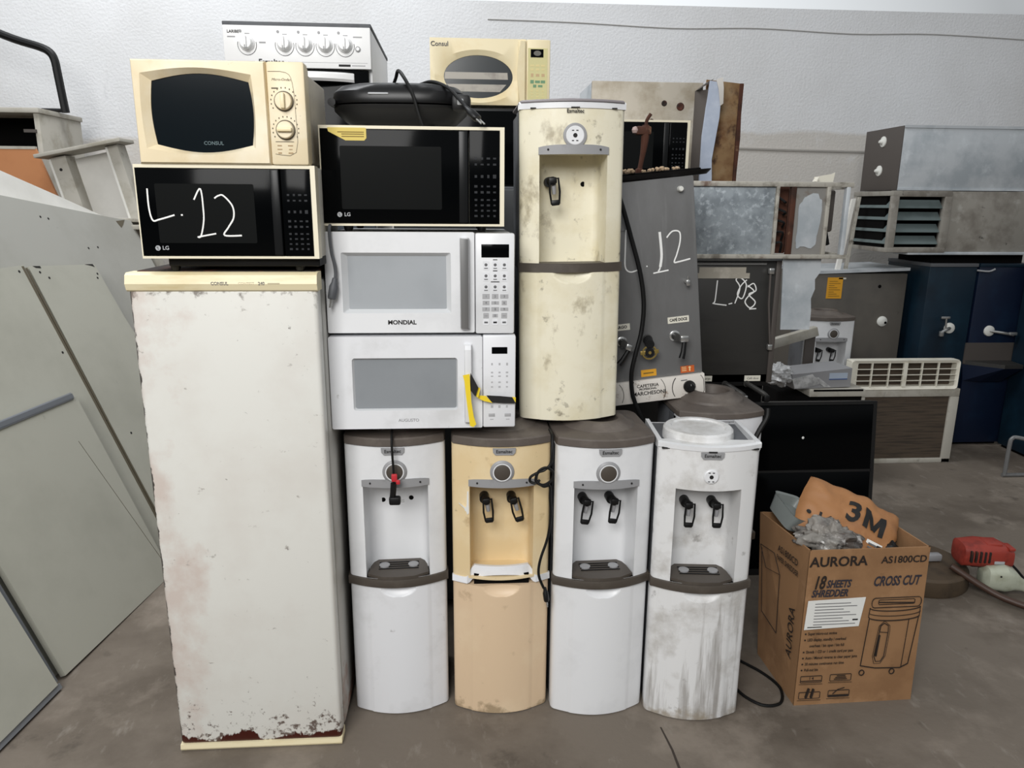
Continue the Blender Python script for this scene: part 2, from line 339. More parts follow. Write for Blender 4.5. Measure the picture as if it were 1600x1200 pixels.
PLAN = [(x, bul(x) - .006) for x in [-.15 + .30 * i / 30 for i in range(31)]] + [(.151, .02), (.151, .235), (.135, .267), (-.135, .267), (-.151, .235), (-.151, .02)]
def plan_r(a, c=(0, .115)):
    d = (math.cos(a), math.sin(a)); best = .3
    for i in range(len(PLAN)):
        p, q = PLAN[i], PLAN[(i + 1) % len(PLAN)]
        ex, ey = q[0] - p[0], q[1] - p[1]; den = d[0] * ey - d[1] * ex
        if abs(den) < 1e-9: continue
        t = ((p[0] - c[0]) * ey - (p[1] - c[1]) * ex) / den; u = ((p[0] - c[0]) * d[1] - (p[1] - c[1]) * d[0]) / den
        if t > 0 and -1e-6 <= u <= 1 + 1e-6: best = min(best, t) if best != .3 else t
    return best
def lid_mesh(m, z0=.908, zr=.932, ztop=.958):
    mb = MB(); n = 72; A = [2 * math.pi * i / n for i in range(n)]
    Ro = [plan_r(a) for a in A]; c = (0, .115)
    L = lambda f, z: [(c[0] + math.cos(a) * f(i), c[1] + math.sin(a) * f(i), z) for i, a in enumerate(A)]
    loops = [L(lambda i: Ro[i] - .004, z0), L(lambda i: Ro[i], z0), L(lambda i: Ro[i], zr - .004), L(lambda i: Ro[i] - .004, zr),
             L(lambda i: min(.114, Ro[i] - .006), zr + (ztop - zr) * .25), L(lambda i: min(.110, Ro[i] - .008), zr + (ztop - zr) * .42), L(lambda i: .088, zr + (ztop - zr) * .7), L(lambda i: .081, ztop - .001), L(lambda i: .077, ztop), L(lambda i: .064, ztop), L(lambda i: .060, ztop - .004), L(lambda i: .05, ztop - .05), L(lambda i: .02, ztop - .055)]
    mb.loft(loops, m); return mb

def make_tap(root, x, turn=0.0):
    t = MB(); t.T = Matrix.Translation((x, .066, .706)) @ Matrix.Rotation(turn, 4, 'Y')
    t.cyl((-.006, .012, 0), (-.006, -.022, 0), .015, m_black, 16)
    t.cyl((-.004, -.018, .002), (0, -.046, .002), .0125, m_black, 14)
    t.box(-.012, .012, -.052, -.034, -.006, .012, m_black, .004)
    o = t.build('tap', root)
    l = MB(); l.T = t.T
    l.tube([(-.009, -.047, .008), (.0165, -.047, .008), (.0165, -.054, -.03), (.013, -.05, -.062), (-.010, -.05, -.062), (-.0125, -.054, -.03)], .0034, m_black, 6, closed=True)
    l.box(-.011, .014, -.055, -.045, -.068, -.052, m_black, .004)
    l.build('lever', o)
    s_ = MB(); s_.T = t.T
    s_.lathe([(.0085, -.006), (.0075, -.02), (.006, -.036)], m_greypl, 12, (.002, -.034, 0)); s_.build('spout', o)
    return o

def make_dispenser(label, loc, rz, front, lower, cfg, group='water dispensers', lid=m_lid):
    r = thing('water_dispenser', label, 'water dispenser', loc, (0, 0, rz), group)
    mb = MB(); mb.box(-.147, .147, .02, .26, .0, .45, m_greyside, .004); mb.box(-.147, .147, .084, .26, .45, .90, m_greyside, .004)
    for sx in (-1, 1): mb.box(sx * .147 - .003, sx * .147 + .003, .02, .1, .45, .90, m_greyside)
    mb.build('body', r)
    mb = MB()
    ztop = .452
    def scoop(x, z):
        v = -.0022 if abs(x) < .097 else 0
        q = (x / .056) ** 2 + ((z - ztop) / .034) ** 2
        return v + (.017 * (1 - q) ** .8 if q < 1 else 0)
    zs = [.004, .012, .03] + [.06 + .06 * i for i in range(6)] + [.41, .415] + [.418 + .0017 * i for i in range(20)] + [ztop]
    panel_grid(mb, zs, lower, mod=scoop); mb.build('lower_panel', r)
    z0, z1 = (.478, .782) if cfg.get('tray', True) else (.462 if not cfg.get('scoop') else .48, .782)
    up = MB(); ht = .905 if cfg.get('lid', True) else .915
    panel_grid(up, [.474, z0 + .0005, .53, .6, .66, .72, z1, .80, .83, .87, ht], front, hole=(-.097, .097, z0, z1))
    prof = [(-.097, bul(.097))] + [(-.093, .03), (-.09, .055)] + [(-.07 - .02 * math.cos(t), .055 + .02 * math.sin(t)) for t in [math.pi / 8 * k for k in range(1, 5)]] + [(-.03, .078), (.03, .078)] + \
           [(.07 + .02 * math.sin(t), .055 + .02 * math.cos(t)) for t in [math.pi / 8 * k for k in range(0, 4)]] + [(.09, .055), (.093, .03), (.097, bul(.097))]
    up.loft([[(x, y, z0) for x, y in prof], [(x, y, z1) for x, y in prof]], front, False, False, closed=False)
    up.prismz([(x, y) for x, y in prof] + [(x, bul(x)) for x in [.08, .04, 0, -.04, -.08]], z1, z1 + .002, front)
    up.prismz([(x, y) for x, y in prof] + [(x, bul(x)) for x in [.08, .04, 0, -.04, -.08]], z0 - .002, z0, front)
    up.build('upper_panel', r)
    if cfg.get('strip', True):
        s_ = MB(); P = [-.1 + .2 * i / 16 for i in range(17)]
        zz = lambda x, t: (.778 + (.010 if t else 0)) + (.016 if t else 0) * (1 - (x / .125) ** 4)
        s_.loft([[(x, bul(x) - .004, zz(x, 0)) for x in P] , [(x, bul(x) - .004, zz(x, 1)) for x in P], [(x, bul(x) + .003, zz(x, 1)) for x in P], [(x, bul(x) + .003, zz(x, 0)) for x in P], [(x, bul(x) - .004, zz(x, 0)) for x in P]], m_greypl, False, False, closed=False)
        for x in (-.074, .074): s_.lathe([(.003, .0), (.003, .002)], m_ink, 8, (x, bul(x) - .004, .791), 'y')
        s_.build('trim_strip', r)
    bt = MB(); by = bul(0)
    if cfg.get('button') == 'dots':
        rr = .027 if cfg.get('strip', True) else .022
        if cfg.get('strip', True): bt.lathe([(.033, 0), (.033, .006), (.027, .007)], m_greypl, 28, (0, by + .003, .828), 'y')
        bt.lathe([(rr, 0), (rr, .006), (rr - .003, .008)], m_white_clean, 28, (0, by + .003, .828), 'y')
        bt.lathe([(.006, 0), (.006, .001)], m_ink, 14, (0, by - .005, .828), 'y')
        for dx, dz in ((-.007, .013), (.005, .013), (-.007, -.014), (.005, -.014)): bt.box(dx - .0025, dx + .0035, by - .006, by - .0048, .828 + dz - .0012, .828 + dz + .0012, m_ink)
    else:
        bt.lathe([(.036, 0), (.036, .005), (.03, .009)], m_greypl, 32, (0, by + .004, .828), 'y')
        bt.lathe([(.0275, 0), (.0275, .0065), (.0245, .0065)], m_white_clean, 32, (0, by, .828), 'y', True, False)
        bt.lathe([(.0245, 0), (.0245, .006), (.021, .0075)], m_band, 32, (0, by, .828), 'y')
    bt.build('button', r)
    lg = MB(); lx = cfg.get('lx', .006)
    if cfg.get('plate', True):
        lg.prism([(lx - .034, .902), (lx + .034, .902), (lx + .033, .889), (lx + .026, .881), (lx - .026, .881), (lx - .033, .889)], by - .003, by + .006, m_greypl)
    lg.text('Esmaltec', .0145, lx, by - .0034, .892, m_ink, bold=.02, sx=.95); lg.build('logo', r)
    if cfg.get('tray', True):
        t = MB(); P = [-.154 + .308 * i / 32 for i in range(33)]
        f = lambda x: bul(max(-.15, min(.15, x))) - .008
        t.loft([[(x, f(x), .452) for x in P], [(x, f(x) - .001, .456) for x in P], [(x, f(x) - .001, .474) for x in P], [(x, f(x), .478) for x in P], [(x, .03, .478) for x in P], [(x, .03, .452) for x in P], [(x, f(x), .452) for x in P]], m_band, False, False, closed=False)
        for x in (-.154, .154): t.add([(x, f(x), .452), (x, .03, .452), (x, .03, .478), (x, f(x), .478)], [(0, 1, 2, 3)], m_band)
        t.prismz([(-.094, -.02), (-.088, .03), (-.08, .055), (-.066, .071), (.066, .071), (.08, .055), (.088, .03), (.094, -.02), (.05, -.045), (0, -.05), (-.05, -.045)], .476, .487, m_band)
        for k in range(4): t.box(-.062, .062, .004 + .014 * k, .007 + .014 * k, .4865, .4895, m_black)
        for x in (-.045, .045): t.lathe([(.0165, .487), (.0165, .491), (.013, .4925)], m_greypl, 18, (x, .028, 0))
        t.build('drip_tray', r)
    elif cfg.get('band', False):
        t = MB(); P = [-.152 + .304 * i / 32 for i in range(33)]
        f = lambda x: bul(max(-.15, min(.15, x))) - .003
        t.loft([[(x, f(x), .45) for x in P], [(x, f(x), .476) for x in P], [(x, .03, .476) for x in P], [(x, .03, .45) for x in P], [(x, f(x), .45) for x in P]], m_band, False, False, closed=False)
        t.build('band', r)
    if cfg.get('scoop'):
        t = MB(); P = [-.152 + .304 * i / 40 for i in range(41)]
        hh = lambda x: .028 * max(0, 1 - (x / .095) ** 2) ** .5 if abs(x) < .095 else 0
        zt = lambda x: .476 + (.036 * max(0, min(1, (.108 - abs(x)) / .022)))
        f = lambda x: bul(max(-.15, min(.15, x))) - .003 + (.02 if abs(x) < .1 else 0) * max(0, min(1, (.108 - abs(x)) / .02))
        t.loft([[(x, f(x) - .006, .458 + hh(x)) for x in P], [(x, f(x), zt(x)) for x in P], [(x, f(x) + .014, zt(x) - .002) for x in P]], m_white, False, False, closed=False)
        t.box(-.085, .085, -.024, -.004, .444, .486, m_void)
        t.build('scoop_rim', r)
    for x, turn in cfg.get('taps', ()): make_tap(r, x, turn)
    for x, z in cfg.get('holes', ()):
        h = MB(); h.lathe([(.008, 0), (.0075, .0025)], m_void, 16, (x, .079, z), 'y'); h.build('tap_hole', r)
    if cfg.get('lid', True):
        lid_mesh(lid, *cfg.get('lidz', (.908, .932, .958))).build('lid', r)
    return r

FL = dict(plate=True)
d1 = make_dispenser('white water dispenser with two empty tap holes, beside the refrigerator', (-.203, 2.118, 0), .036, m_white_clean, m_white, dict(holes=((-.046, .69), (.042, .694)), lx=-.004))
d2 = make_dispenser('yellowed tan water dispenser with coiled black cord on its front', (.1165, 2.1, 0), -.01, m_beige, m_tan, dict(tray=False, scoop=True, taps=((-.045, -.12), (.04, -.28))))
d3 = make_dispenser('clean white lidded water dispenser below the tall cream dispenser', (.428, 2.074, 0), .03, m_white_clean, m_white_clean, dict(taps=((-.046, .14), (.04, .12)), lx=.004))
d4 = make_dispenser('grimy white water dispenser with open top and round white cap', (.73, 2.03, 0), -.10, m_dirty_white, m_dirty_white, dict(taps=((-.043, .02), (.042, .0)), strip=False, button='dots', lid=False, lx=.0))
d5 = make_dispenser('white dispenser with brown funnel lid, behind the open-topped one', (.876, 2.348, 0), 0, m_white, m_white, dict(taps=(), lidz=(.908, .928, .972)))
d6 = make_dispenser('tall cream water dispenser standing on top of another dispenser', (.329, 2.178, .958), .012, m_cream, m_cream, dict(tray=False, band=True, taps=((-.052, -.1),), holes=((.046, .70),), button='dots', plate=False, lx=.0, lidz=(.917, .924, .936)), lid=M('lilac_grey_lid', (128, 122, 124), .5))
d6.rotation_euler.y = -.012
# pale rim of the upper cream dispenser
mb = MB(); P = [-.152 + .304 * i / 32 for i in range(33)]; f = lambda x: bul(max(-.15, min(.15, x))) - .003
mb.loft([[(x, f(x), .900) for x in P], [(x, f(x), .915) for x in P], [(x, f(x) + .006, .92) for x in P], [(x, .03, .92) for x in P], [(x, .03, .9) for x in P], [(x, f(x), .9) for x in P]], m_white_clean, False, False, closed=False)
for x in (-.11, 0, .11): mb.box(x - .012, x + .012, bul(x) - .0045, bul(x) + .002, .9, .903, m_ink)
mb.build('top_rim', d6)
# open tub and cap of the grimy dispenser
mb = MB()
mb.loft([[(x, f(x), .905) for x in P], [(x, f(x) - .001, .918) for x in P], [(x, f(x) + .012, .921) for x in P], [(x, f(x) + .014, .905) for x in P], [(x, f(x), .905) for x in P]], m_white_clean, False, False, closed=False)
for sx in (-1, 1):
    mb.loft([[(sx * .152, .0, .905), (sx * .152, .0, .921), (sx * .138, .008, .921), (sx * .138, .008, .86)], [(sx * .152, .262, .86), (sx * .152, .262, .912), (sx * .140, .262, .912), (sx * .140, .262, .84)]], m_white_clean)
mb.box(-.15, .15, .256, .266, .84, .9, m_white_clean, .003)
mb.prismz([(-.145, .0), (-.05, -.03), (.05, -.03), (.145, .0), (.145, .26), (-.145, .26)], .842, .85, m_recess)
for x in (-.13, 0, .13): mb.box(x - .012, x + .012, bul(x) - .0055, bul(x) + .002, .902, .906, m_ink)
mb.build('open_tub', d4)
mb = MB(); mb.lathe([(.108, .85), (.108, .912), (.106, .93), (.1, .936), (.084, .936), (.08, .931), (.03, .930)], m_dirty_white, 40, (-.012, .11, 0)); mb.build('round_cap', d4)

mb = MB(); mb.tube([(.154, -.012, .935), (.15, -.02, .905), (.125, -.03, .865), (.11, -.034, .835)], .009, m_rubber, 8, 4)
for v in mb.v: v.y -= .004
mb.build('strap', d5)
mb = MB(); mb.prism([(-.112, .70), (-.106, .715), (-.104, .76), (-.1, .76), (-.099, .69), (-.104, .685), (-.108, .696)], -.027, -.0215, m_paper); mb.prism([(-.13, .722), (-.108, .706), (-.11, .702)], -.026, -.018, m_paper); mb.build('scuff', d2)
# cords of the dispensers
def plug(parent, p, d, m=m_black, pins=True, name='plug', s=1.0):
    """p: cable end, d: direction the pins point"""
    d = Vector(d).normalized(); p = Vector(p); u = d.orthogonal().normalized(); mb = MB()
    q = d.to_track_quat('Z', 'Y').to_matrix().to_4x4(); mb.T = Matrix.Translation(p) @ q @ Matrix.Scale(s, 4)
    mb.loft([rr_xy(.006, .005, -.004), rr_xy(.008, .006, .006), rr_xy(.013, .009, .014), rr_xy(.014, .009, .036), rr_xy(.011, .008, .04)], m)
    if pins:
        for x in (-.0065, .0065): mb.cyl((x, 0, .04), (x, 0, .058), .0022, m_chrome, 8)
    return mb.build(name, parent)
def rr_xy(a, b_, z): return [(a * math.cos(t), b_ * math.sin(t), z) for t in [2 * math.pi * k / 16 for k in range(16)]]

c = thing('power_cord', 'black power cord looped over the front of the tan dispenser', 'power cord', (.25, 2.06, .84))
mb = MB(); mb.tube([(.012, .05, .10), (.014, .0, .095), (.012, -.022, .06), (.008, -.026, .02), (-.01, -.028, .0), (-.03, -.03, -.008), (-.035, -.03, -.035), (-.012, -.03, -.046), (.012, -.03, -.03), (.014, -.03, -.006), (-.006, -.03, .008), (-.028, -.03, -.004), (-.034, -.032, -.03), (-.014, -.036, -.048), (.006, -.03, -.05), (.008, -.026, -.09), (.012, -.02, -.15), (.004, -.02, -.22), (-.018, -.026, -.29), (-.022, -.026, -.34), (-.006, -.026, -.385)], .0042, m_rubber, 8, 5)
mb.tube([(-.028, -.03, -.006), (-.05, -.028, -.02), (-.052, -.028, -.035), (-.036, -.03, -.04), (-.024, -.03, -.03)], .0042, m_rubber, 8, 5)
mb.build('cable', c)
plug(c, (-.002, -.026, -.388), (.15, -.02, -1))
c = thing('power_cord', 'short black cord with red tape hanging in front of white dispenser', 'power cord', (-.2, 2.055, .95))
mb = MB(); mb.tube([(-.006, .12, .002), (-.006, .03, .004), (-.005, -.004, -.02), (-.004, -.01, -.06), (-.002, -.012, -.105), (-.002, -.014, -.15)], .0035, m_rubber, 8, 5); mb.build('cable', c)
mb = MB(); mb.T = Matrix.Translation((.001, -.018, -.128)); mb.box(-.009, .008, -.004, .004, -.012, .012, m_redtape, .003); mb.box(.004, .016, -.005, .002, -.02, -.006, m_redtape, .003); mb.build('red_tape', c)
mb = MB(); mb.T = Matrix.Translation((0, -.016, -.19)); mb.tube([(-.002, 0, .045), (-.004, 0, .02), (-.006, 0, .004)], .009, m_black, 10, 3); mb.box(-.017, .017, -.011, .011, -.022, .004, m_black, .006)
for z in (-.006, -.012): mb.cyl((.016, -.004, z), (.028, -.004, z), .0014, m_chrome, 6)
mb.build('plug', c)
# ---------------------------------------------------------------- refrigerator
fr = thing('refrigerator', 'tall white single-door refrigerator with rust along its lower edge', 'refrigerator', (-.611, 1.945, 0), (0, 0, 0))
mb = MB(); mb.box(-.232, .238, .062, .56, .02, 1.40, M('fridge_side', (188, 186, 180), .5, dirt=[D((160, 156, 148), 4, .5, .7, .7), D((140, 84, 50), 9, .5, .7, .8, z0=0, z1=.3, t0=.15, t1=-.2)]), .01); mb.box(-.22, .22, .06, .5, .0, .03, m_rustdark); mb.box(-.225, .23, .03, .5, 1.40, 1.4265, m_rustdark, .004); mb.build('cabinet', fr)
mb = MB(); mb.box(-.2375, .2375, 0, .055, .02, 1.385, m_fridge, .012, 3); mb.box(-.22, .225, .05, .066, .03, 1.38, m_greypl); door = mb.build('door', fr)
door.data.transform(Matrix.Translation((.2375, 0, 0))); door.location.x = -.2375
mb = MB(); mb.loft([[(x, y, z) for y, z in ((.0, 1.376), (-.006, 1.38), (-.012, 1.396), (-.006, 1.418), (.004, 1.424), (.055, 1.424), (.055, 1.376))] for x in (-.24, .24)], m_fridgetrim)
mb.text('CONSUL', .011, .0 - .005, -.0115, 1.397, m_inkgrey, bold=.03); mb.text('CONTEST', .009, .062, -.0115, 1.397, M('faded_print', (186, 174, 146), .6)); mb.text('240', .011, .1, -.0115, 1.397, m_inkgrey, bold=.03); mb.box(.116, .146, -.0122, -.0112, 1.3955, 1.3985, M('faded_print', (0, 0, 0)))
mb.build('top_trim', fr)
mb = MB(); mb.loft([[(x, y, z) for y, z in ((-.003, .004), (-.006, .01), (-.004, .024), (.055, .026), (.055, .004))] for x in (-.238, .238)], m_fridgetrim); mb.build('bottom_trim', fr)

# ---------------------------------------------------------------- microwaves
def logo_disc(mb, x, z, y, r=.0065):
    mb.lathe([(r, 0), (r, .0006)], m_silver, 18, (x, y, z), 'y')
    mb.tube([(x, y - .0008, z + r * .55), (x, y - .0008, z - r * .5), (x + r * .45, y - .0008, z - r * .5)], r * .1, m_gloss, 4)
    mb.lathe([(r * .16, .0006), (r * .16, .001)], m_gloss, 8, (x - r * .4, y, z + r * .3), 'y')
def keypad(mb, x0, x1, z0, z1, nx, nz, y, m, fx=.45, fz=.35, seed=1):
    rnd = random.Random(seed)
    for i in range(nx):
        for j in range(nz):
            cx = x0 + (i + .5) * (x1 - x0) / nx; cz = z0 + (j + .5) * (z1 - z0) / nz
            a = fx * (x1 - x0) / nx / 2 * rnd.uniform(.6, 1); c_ = fz * (z1 - z0) / nz / 2 * rnd.uniform(.6, 1)
            mb.box(cx - a, cx + a, y - .0006, y + .0004, cz - c_, cz + c_, m)
def make_lg(label, loc, rz, w, h, foot=.022):
    r = thing('microwave_oven', label, 'microwave', loc, (0, 0, rz), 'stacked microwaves')
    mb = MB(); mb.box(.004, w - .004, .03, .34, foot, foot + h - .002, m_mwbody, .004)
    mb.frame([(0, foot), (w, foot), (w, foot + h), (0, foot + h)], [(.003, foot + .006), (w - .012, foot + .006), (w - .012, foot + h - .008), (.003, foot + h - .008)], .0, .04, m_creamtrim); mb.build('housing', r)
    xs = w * .805
    mb = MB(); mb.box(.0035, xs - .001, -.004, .034, foot + .007, foot + h - .009, m_gloss, .003); d = mb.build('door', r)
    mb = MB(); mb.prism(rrect(w * .11, w * .655, foot + h * .17, foot + h * .80, .004), -.0048, -.003, m_window); mb.build('window', d)
    mb = MB(); mb.box(xs - w * .055, xs - .003, -.0055, .0, foot + .009, foot + h - .011, M('door_grip', (24, 25, 26), .3, spec=.2), .002); mb.build('handle', d)
    mb = MB(); logo_disc(mb, w * .095, foot + h * .115, -.004); mb.text('LG', .0135, w * .12, -.0045, foot + h * .115, m_silver, 'LEFT', bold=.02); mb.build('logo', d)
    mb = MB(); mb.box(xs + .0012, w - .0125, -.003, .034, foot + .007, foot + h - .009, m_gloss, .002)
    p = mb.build('control_panel', r); mb = MB()
    a0, a1 = xs + .010, w - .018
    for k, (z0, z1, n, nz) in enumerate(((.60, .72, 4, 2), (.46, .56, 4, 1), (.32, .44, 4, 2), (.08, .3, 4, 4))): keypad(mb, a0, a1, foot + h * z0, foot + h * z1, n, nz, -.003, m_key, .55, .42, k + 3)
    mb.build('keypad', p)
    if foot > .03: f_ = MB(); f_.box(.05, w - .004, .03, .33, .012, foot + .002, m_black, .004); f_.build('gap_filler', r)  # black box filling the gap under the raised housing
    for x in (.06, w - .06):
        for y in (.05, .29):
            f_ = MB(); f_.lathe([(.014, foot + .002), (.012, .006), (.009, 0)], m_black, 14, (x, y, 0)); f_.build('foot', r)
    return r
lg1 = make_lg('black microwave with white L.12 handwriting, standing on the refrigerator', (-.797, 1.93, 1.4265), 0, .437, .228, .034)
S12 = [[(.0304, .2008), (.03, .1541), (.0361, .1247), (.0518, .1263), (.09, .1374)], [(.1055, .1375), (.1101, .1375)], [(.14, .1748), (.1578, .201), (.1607, .1471), (.1578, .116), (.1489, .0861), (.1409, .0845)], [(.1441, .0845), (.187, .0926)], [(.1898, .1783), (.1996, .1845), (.212, .1846), (.2318, .16), (.2326, .132), (.2182, .1084), (.2071, .0887), (.2495, .0881)]]
def handwriting(parent, strokes, y, r=.0021, m=m_chalk):
    mb = MB()
    for s in strokes: mb.tube([(x, y, z) for x, z in s], r, m, 6, 6)
    for v in mb.v: v.y = y + (v.y - y) * .35
    return mb.build('handwriting', parent)
handwriting(lg1, [[(x, z + .0035) for x, z in s] for s in S12], -.0052)
lg2 = make_lg('black microwave with torn yellow sticker under the contact grill', (-.367, 2.045, 1.524), 0, .4855, .256, .016)
mb = MB(); mb.prism([(.024, .266), (.122, .266), (.124, .262), (.124, .240), (.118, .234), (.07, .234), (.026, .256)], -.0048, -.003, m_stickery)
for z in (.255, .250, .244): mb.box(.06 if z < .252 else .05, .118, -.0054, -.0046, z - .001, z + .001, M('sticker_print', (120, 98, 40), .7))
mb.build('sticker', lg2)
lg3 = make_lg('black microwave high at the back, behind the grey coffee machine', (.50, 3.1, 1.69), 0, .437, .228, .016)

def make_white(label, loc, w, h, kind):
    r = thing('microwave_oven', label, 'microwave', loc, (0, 0, 0), 'stacked microwaves')
    ft = .012; z1 = ft + h
    mb = MB(); mb.box(.006, w - .006, .04, .38, ft, z1 - .003, M('white_painted_steel', (214, 215, 217), .45), .004); mb.build('housing', r)
    if kind == 'a':
        xs = w * .787; q = (.128, .643, .218, .795)
        mb = MB(); ow = rrect(w * .085, w * .66, ft + h * .20, ft + h * .80, .004, 4); iw = rrect(w * .115, w * .635, ft + h * .235, ft + h * .765, .003, 4)
        mb.frame(rrect(.0, xs - .001, ft, z1, .004, 4), ow, -.002, .04, m_white_clean); mb.frame(ow, iw, -.002, .03, m_recess, .012); d = mb.build('door', r)
        mb = MB(); mb.prism(iw, .012, .018, m_winwhite); mb.build('window', d)
        mb = MB(); mb.loft([rrz(xs - .041, xs - .016, z, y) for z, y in ((ft + h * .045, -.012), (ft + h * .055, -.022), (ft + h * .5, -.027), (ft + h * .935, -.022), (ft + h * .945, -.012))], m_handlegrey)
        for z in (ft + h * .06, ft + h * .93): mb.box(xs - .036, xs - .021, -.014, .002, z - .006, z + .006, m_white_clean)
        mb.build('handle', d)
        mb = MB(); mb.text('MONDIAL', .0165, w * .395, -.0022, ft + h * .105, m_ink, bold=.035, sx=1.05); mb.build('logo', d)
        mb = MB(); mb.box(xs + .001, w, -.002, .04, ft - .004, z1 - .002, m_white_clean, .006); p = mb.build('control_panel', r)
        a0, a1 = xs + .018, w - .016
        mb = MB(); mb.box(a0, a1, -.0035, .0, ft + h * .755, ft + h * .885, m_gloss, .001); mb.build('display', p)
        mb = MB(); keypad(mb, a0, a1, ft + h * .14, ft + h * .40, 3, 4, -.0022, m_light_key, .92, .86)
        for j in range(4):
            for i in range(3):
                s_ = '123456789'[j * 3 + i] if j < 3 else ('---', '0', '---')[i]
                mb.text(s_, .009, a0 + (i + .5) * (a1 - a0) / 3, -.0032, ft + h * (.40 - .065 * (j + .5)), m_inkgrey)
        for j, z in enumerate((.675, .565, .455)):
            for i in range(3):
                cx = a0 + (i + .5) * (a1 - a0) / 3
                mb.prism(rrect(cx - .009, cx + .009, ft + h * (z - .045), ft + h * (z + .045), .003, 2), -.0026, -.0016, m_white)
                mb.lathe([(.0045, 0), (.003, .0006)], m_inkgrey, 7, (cx, -.0026, ft + h * (z + .008)), 'y'); mb.box(cx - .005, cx + .005, -.0034, -.0024, ft + h * (z - .03), ft + h * (z - .022), m_inkgrey)
            mb.box((a0 + a1) / 2 - (.012 if j == 2 else .006), (a0 + a1) / 2 + (.012 if j == 2 else .006), -.0026, -.0016, ft + h * (z + .054), ft + h * (z + .062), m_ink)
        for i in range(3):
            cx = a0 + (i + .5) * (a1 - a0) / 3; mb.prism(rrect(cx - .0085, cx + .0085, ft + h * .075, ft + h * .13, .003, 2), -.003, -.0016, m_white); mb.box(cx - .005, cx + .005, -.0036, -.0028, ft + h * .095, ft + h * .112, m_inkgrey if i != 1 else m_ink)
        mb.build('keypad', p)
    else:
        xs = w * .82
        mb = MB(); ow = rrect(w * .12, w * .685, ft + h * .20, ft + h * .76, .008, 4); iw = rrect(w * .13, w * .677, ft + h * .215, ft + h * .745, .006, 4)
        mb.frame(rrect(.0, xs - .0006, ft, z1 - .004, .005, 4), ow, -.002, .04, m_white); mb.frame(ow, iw, -.002, .02, m_recess, .006); d = mb.build('door', r)
        mb = MB(); mb.prism(iw, .006, .012, m_winwhite2); mb.build('window', d)
        mb = MB(); mb.loft([rrz(xs - .052, xs - .031, z, y) for z, y in ((ft + h * .06, -.008), (ft + h * .08, -.020), (ft + h * .5, -.03), (ft + h * .86, -.028), (ft + h * .9, -.020), (ft + h * .905, -.010))], m_white_clean)
        for z in (ft + h * .10, ft + h * .87): mb.box(xs - .048, xs - .035, -.016, .0, z - .008, z + .008, m_white_clean)
        mb.build('handle', d)
        mb = MB(); mb.text('AUGUSTO', .0125, w * .415, -.0022, ft + h * .09, m_greypl, bold=.01); mb.build('logo', d)
        mb = MB(); mb.box(xs + .0006, w, -.002, .04, ft, z1 - .002, m_white, .005); p = mb.build('control_panel', r)
        mb = MB(); mb.box(xs + .026, w - .024, -.0028, .0, ft + h * .80, ft + h * .87, m_gloss); mb.build('display', p)
        mb = MB(); pr = M('pale_print', (176, 176, 178), .6)
        for z0, z1_, n in ((.66, .72, 1), (.54, .62, 2), (.42, .52, 2), (.2, .26, 1)): keypad(mb, xs + .016, w - .014, ft + h * z0, ft + h * z1_, 3, n, -.002, pr, .34, .5, int(z0 * 100))
        for x in (xs + .026, w - .022): mb.box(x - .009, x + .009, -.0032, -.0016, ft + h * .12, ft + h * .155, m_light_key, .001); mb.box(x - .005, x + .005, -.0026, -.0016, ft + h * .085, ft + h * .095, pr)
        mb.build('keypad', p)
    for x in (.07, w - .07):
        for y in (.06, .33):
            f_ = MB(); f_.lathe([(.014, ft + .002), (.01, 0)], m_black, 14, (x, y, 0)); f_.build('foot', r)
    return r
def rrz(x0, x1, z, y, t=.008):
    return [(x0, y + t, z), (x0 + .002, y + .001, z), (x0 + .006, y, z), (x1 - .006, y, z), (x1 - .002, y + .001, z), (x1, y + t, z)]
mo = make_white('white microwave with long grey handle, second from the bottom', (-.369, 2.05, 1.236), .5175, .276, 'a')
el = make_white('white microwave with yellow and black hazard tape, lowest of the stack', (-.3705, 2.045, .958), .5235, .272, 'b')
u = lambda px, py: ((px - 132) / 1170 * .5235, .012 + (708 - py) / 590 * .272)
mb = MB()
def strip(poly, y, m): mb.prism([u(*p) for p in poly], y - .0012, y, m)
strip([(965, 352), (1008, 344), (1012, 430), (1018, 520), (1032, 610), (1048, 662), (1030, 680), (1008, 672), (1000, 610), (984, 480), (975, 390)], -.0385, m_yellow)
strip([(1014, 340), (1062, 432), (1044, 490), (1010, 446)], -.032, m_ink)
strip([(1062, 434), (1076, 440), (1062, 500), (1046, 490)], -.026, m_yellow)
strip([(1050, 490), (1112, 495), (1152, 540), (1100, 528), (1062, 510)], -.016, m_yellow)
strip([(1114, 495), (1200, 500), (1280, 508), (1302, 548), (1230, 546), (1150, 540)], -.010, m_ink)
strip([(1280, 508), (1303, 512), (1303, 546)], -.006, m_yellow)
mb.build('hazard_tape', el)

c = thing('power_cord', 'grey power cord with plug hanging over the corner of the white microwave', 'power cord', (-.348, 2.036, 1.53))
mb = MB(); mb.tube([(.0, .03, .012), (-.001, .0, .008), (-.001, -.006, -.02), (.002, -.006, -.06), (.008, -.006, -.09), (.010, -.006, -.115), (.007, -.006, -.135)], .0042, m_greyside, 8, 5); mb.build('cable', c)
plug(c, (.007, -.008, -.133), (-.2, 0, -1), m_greyside, s=1.3)

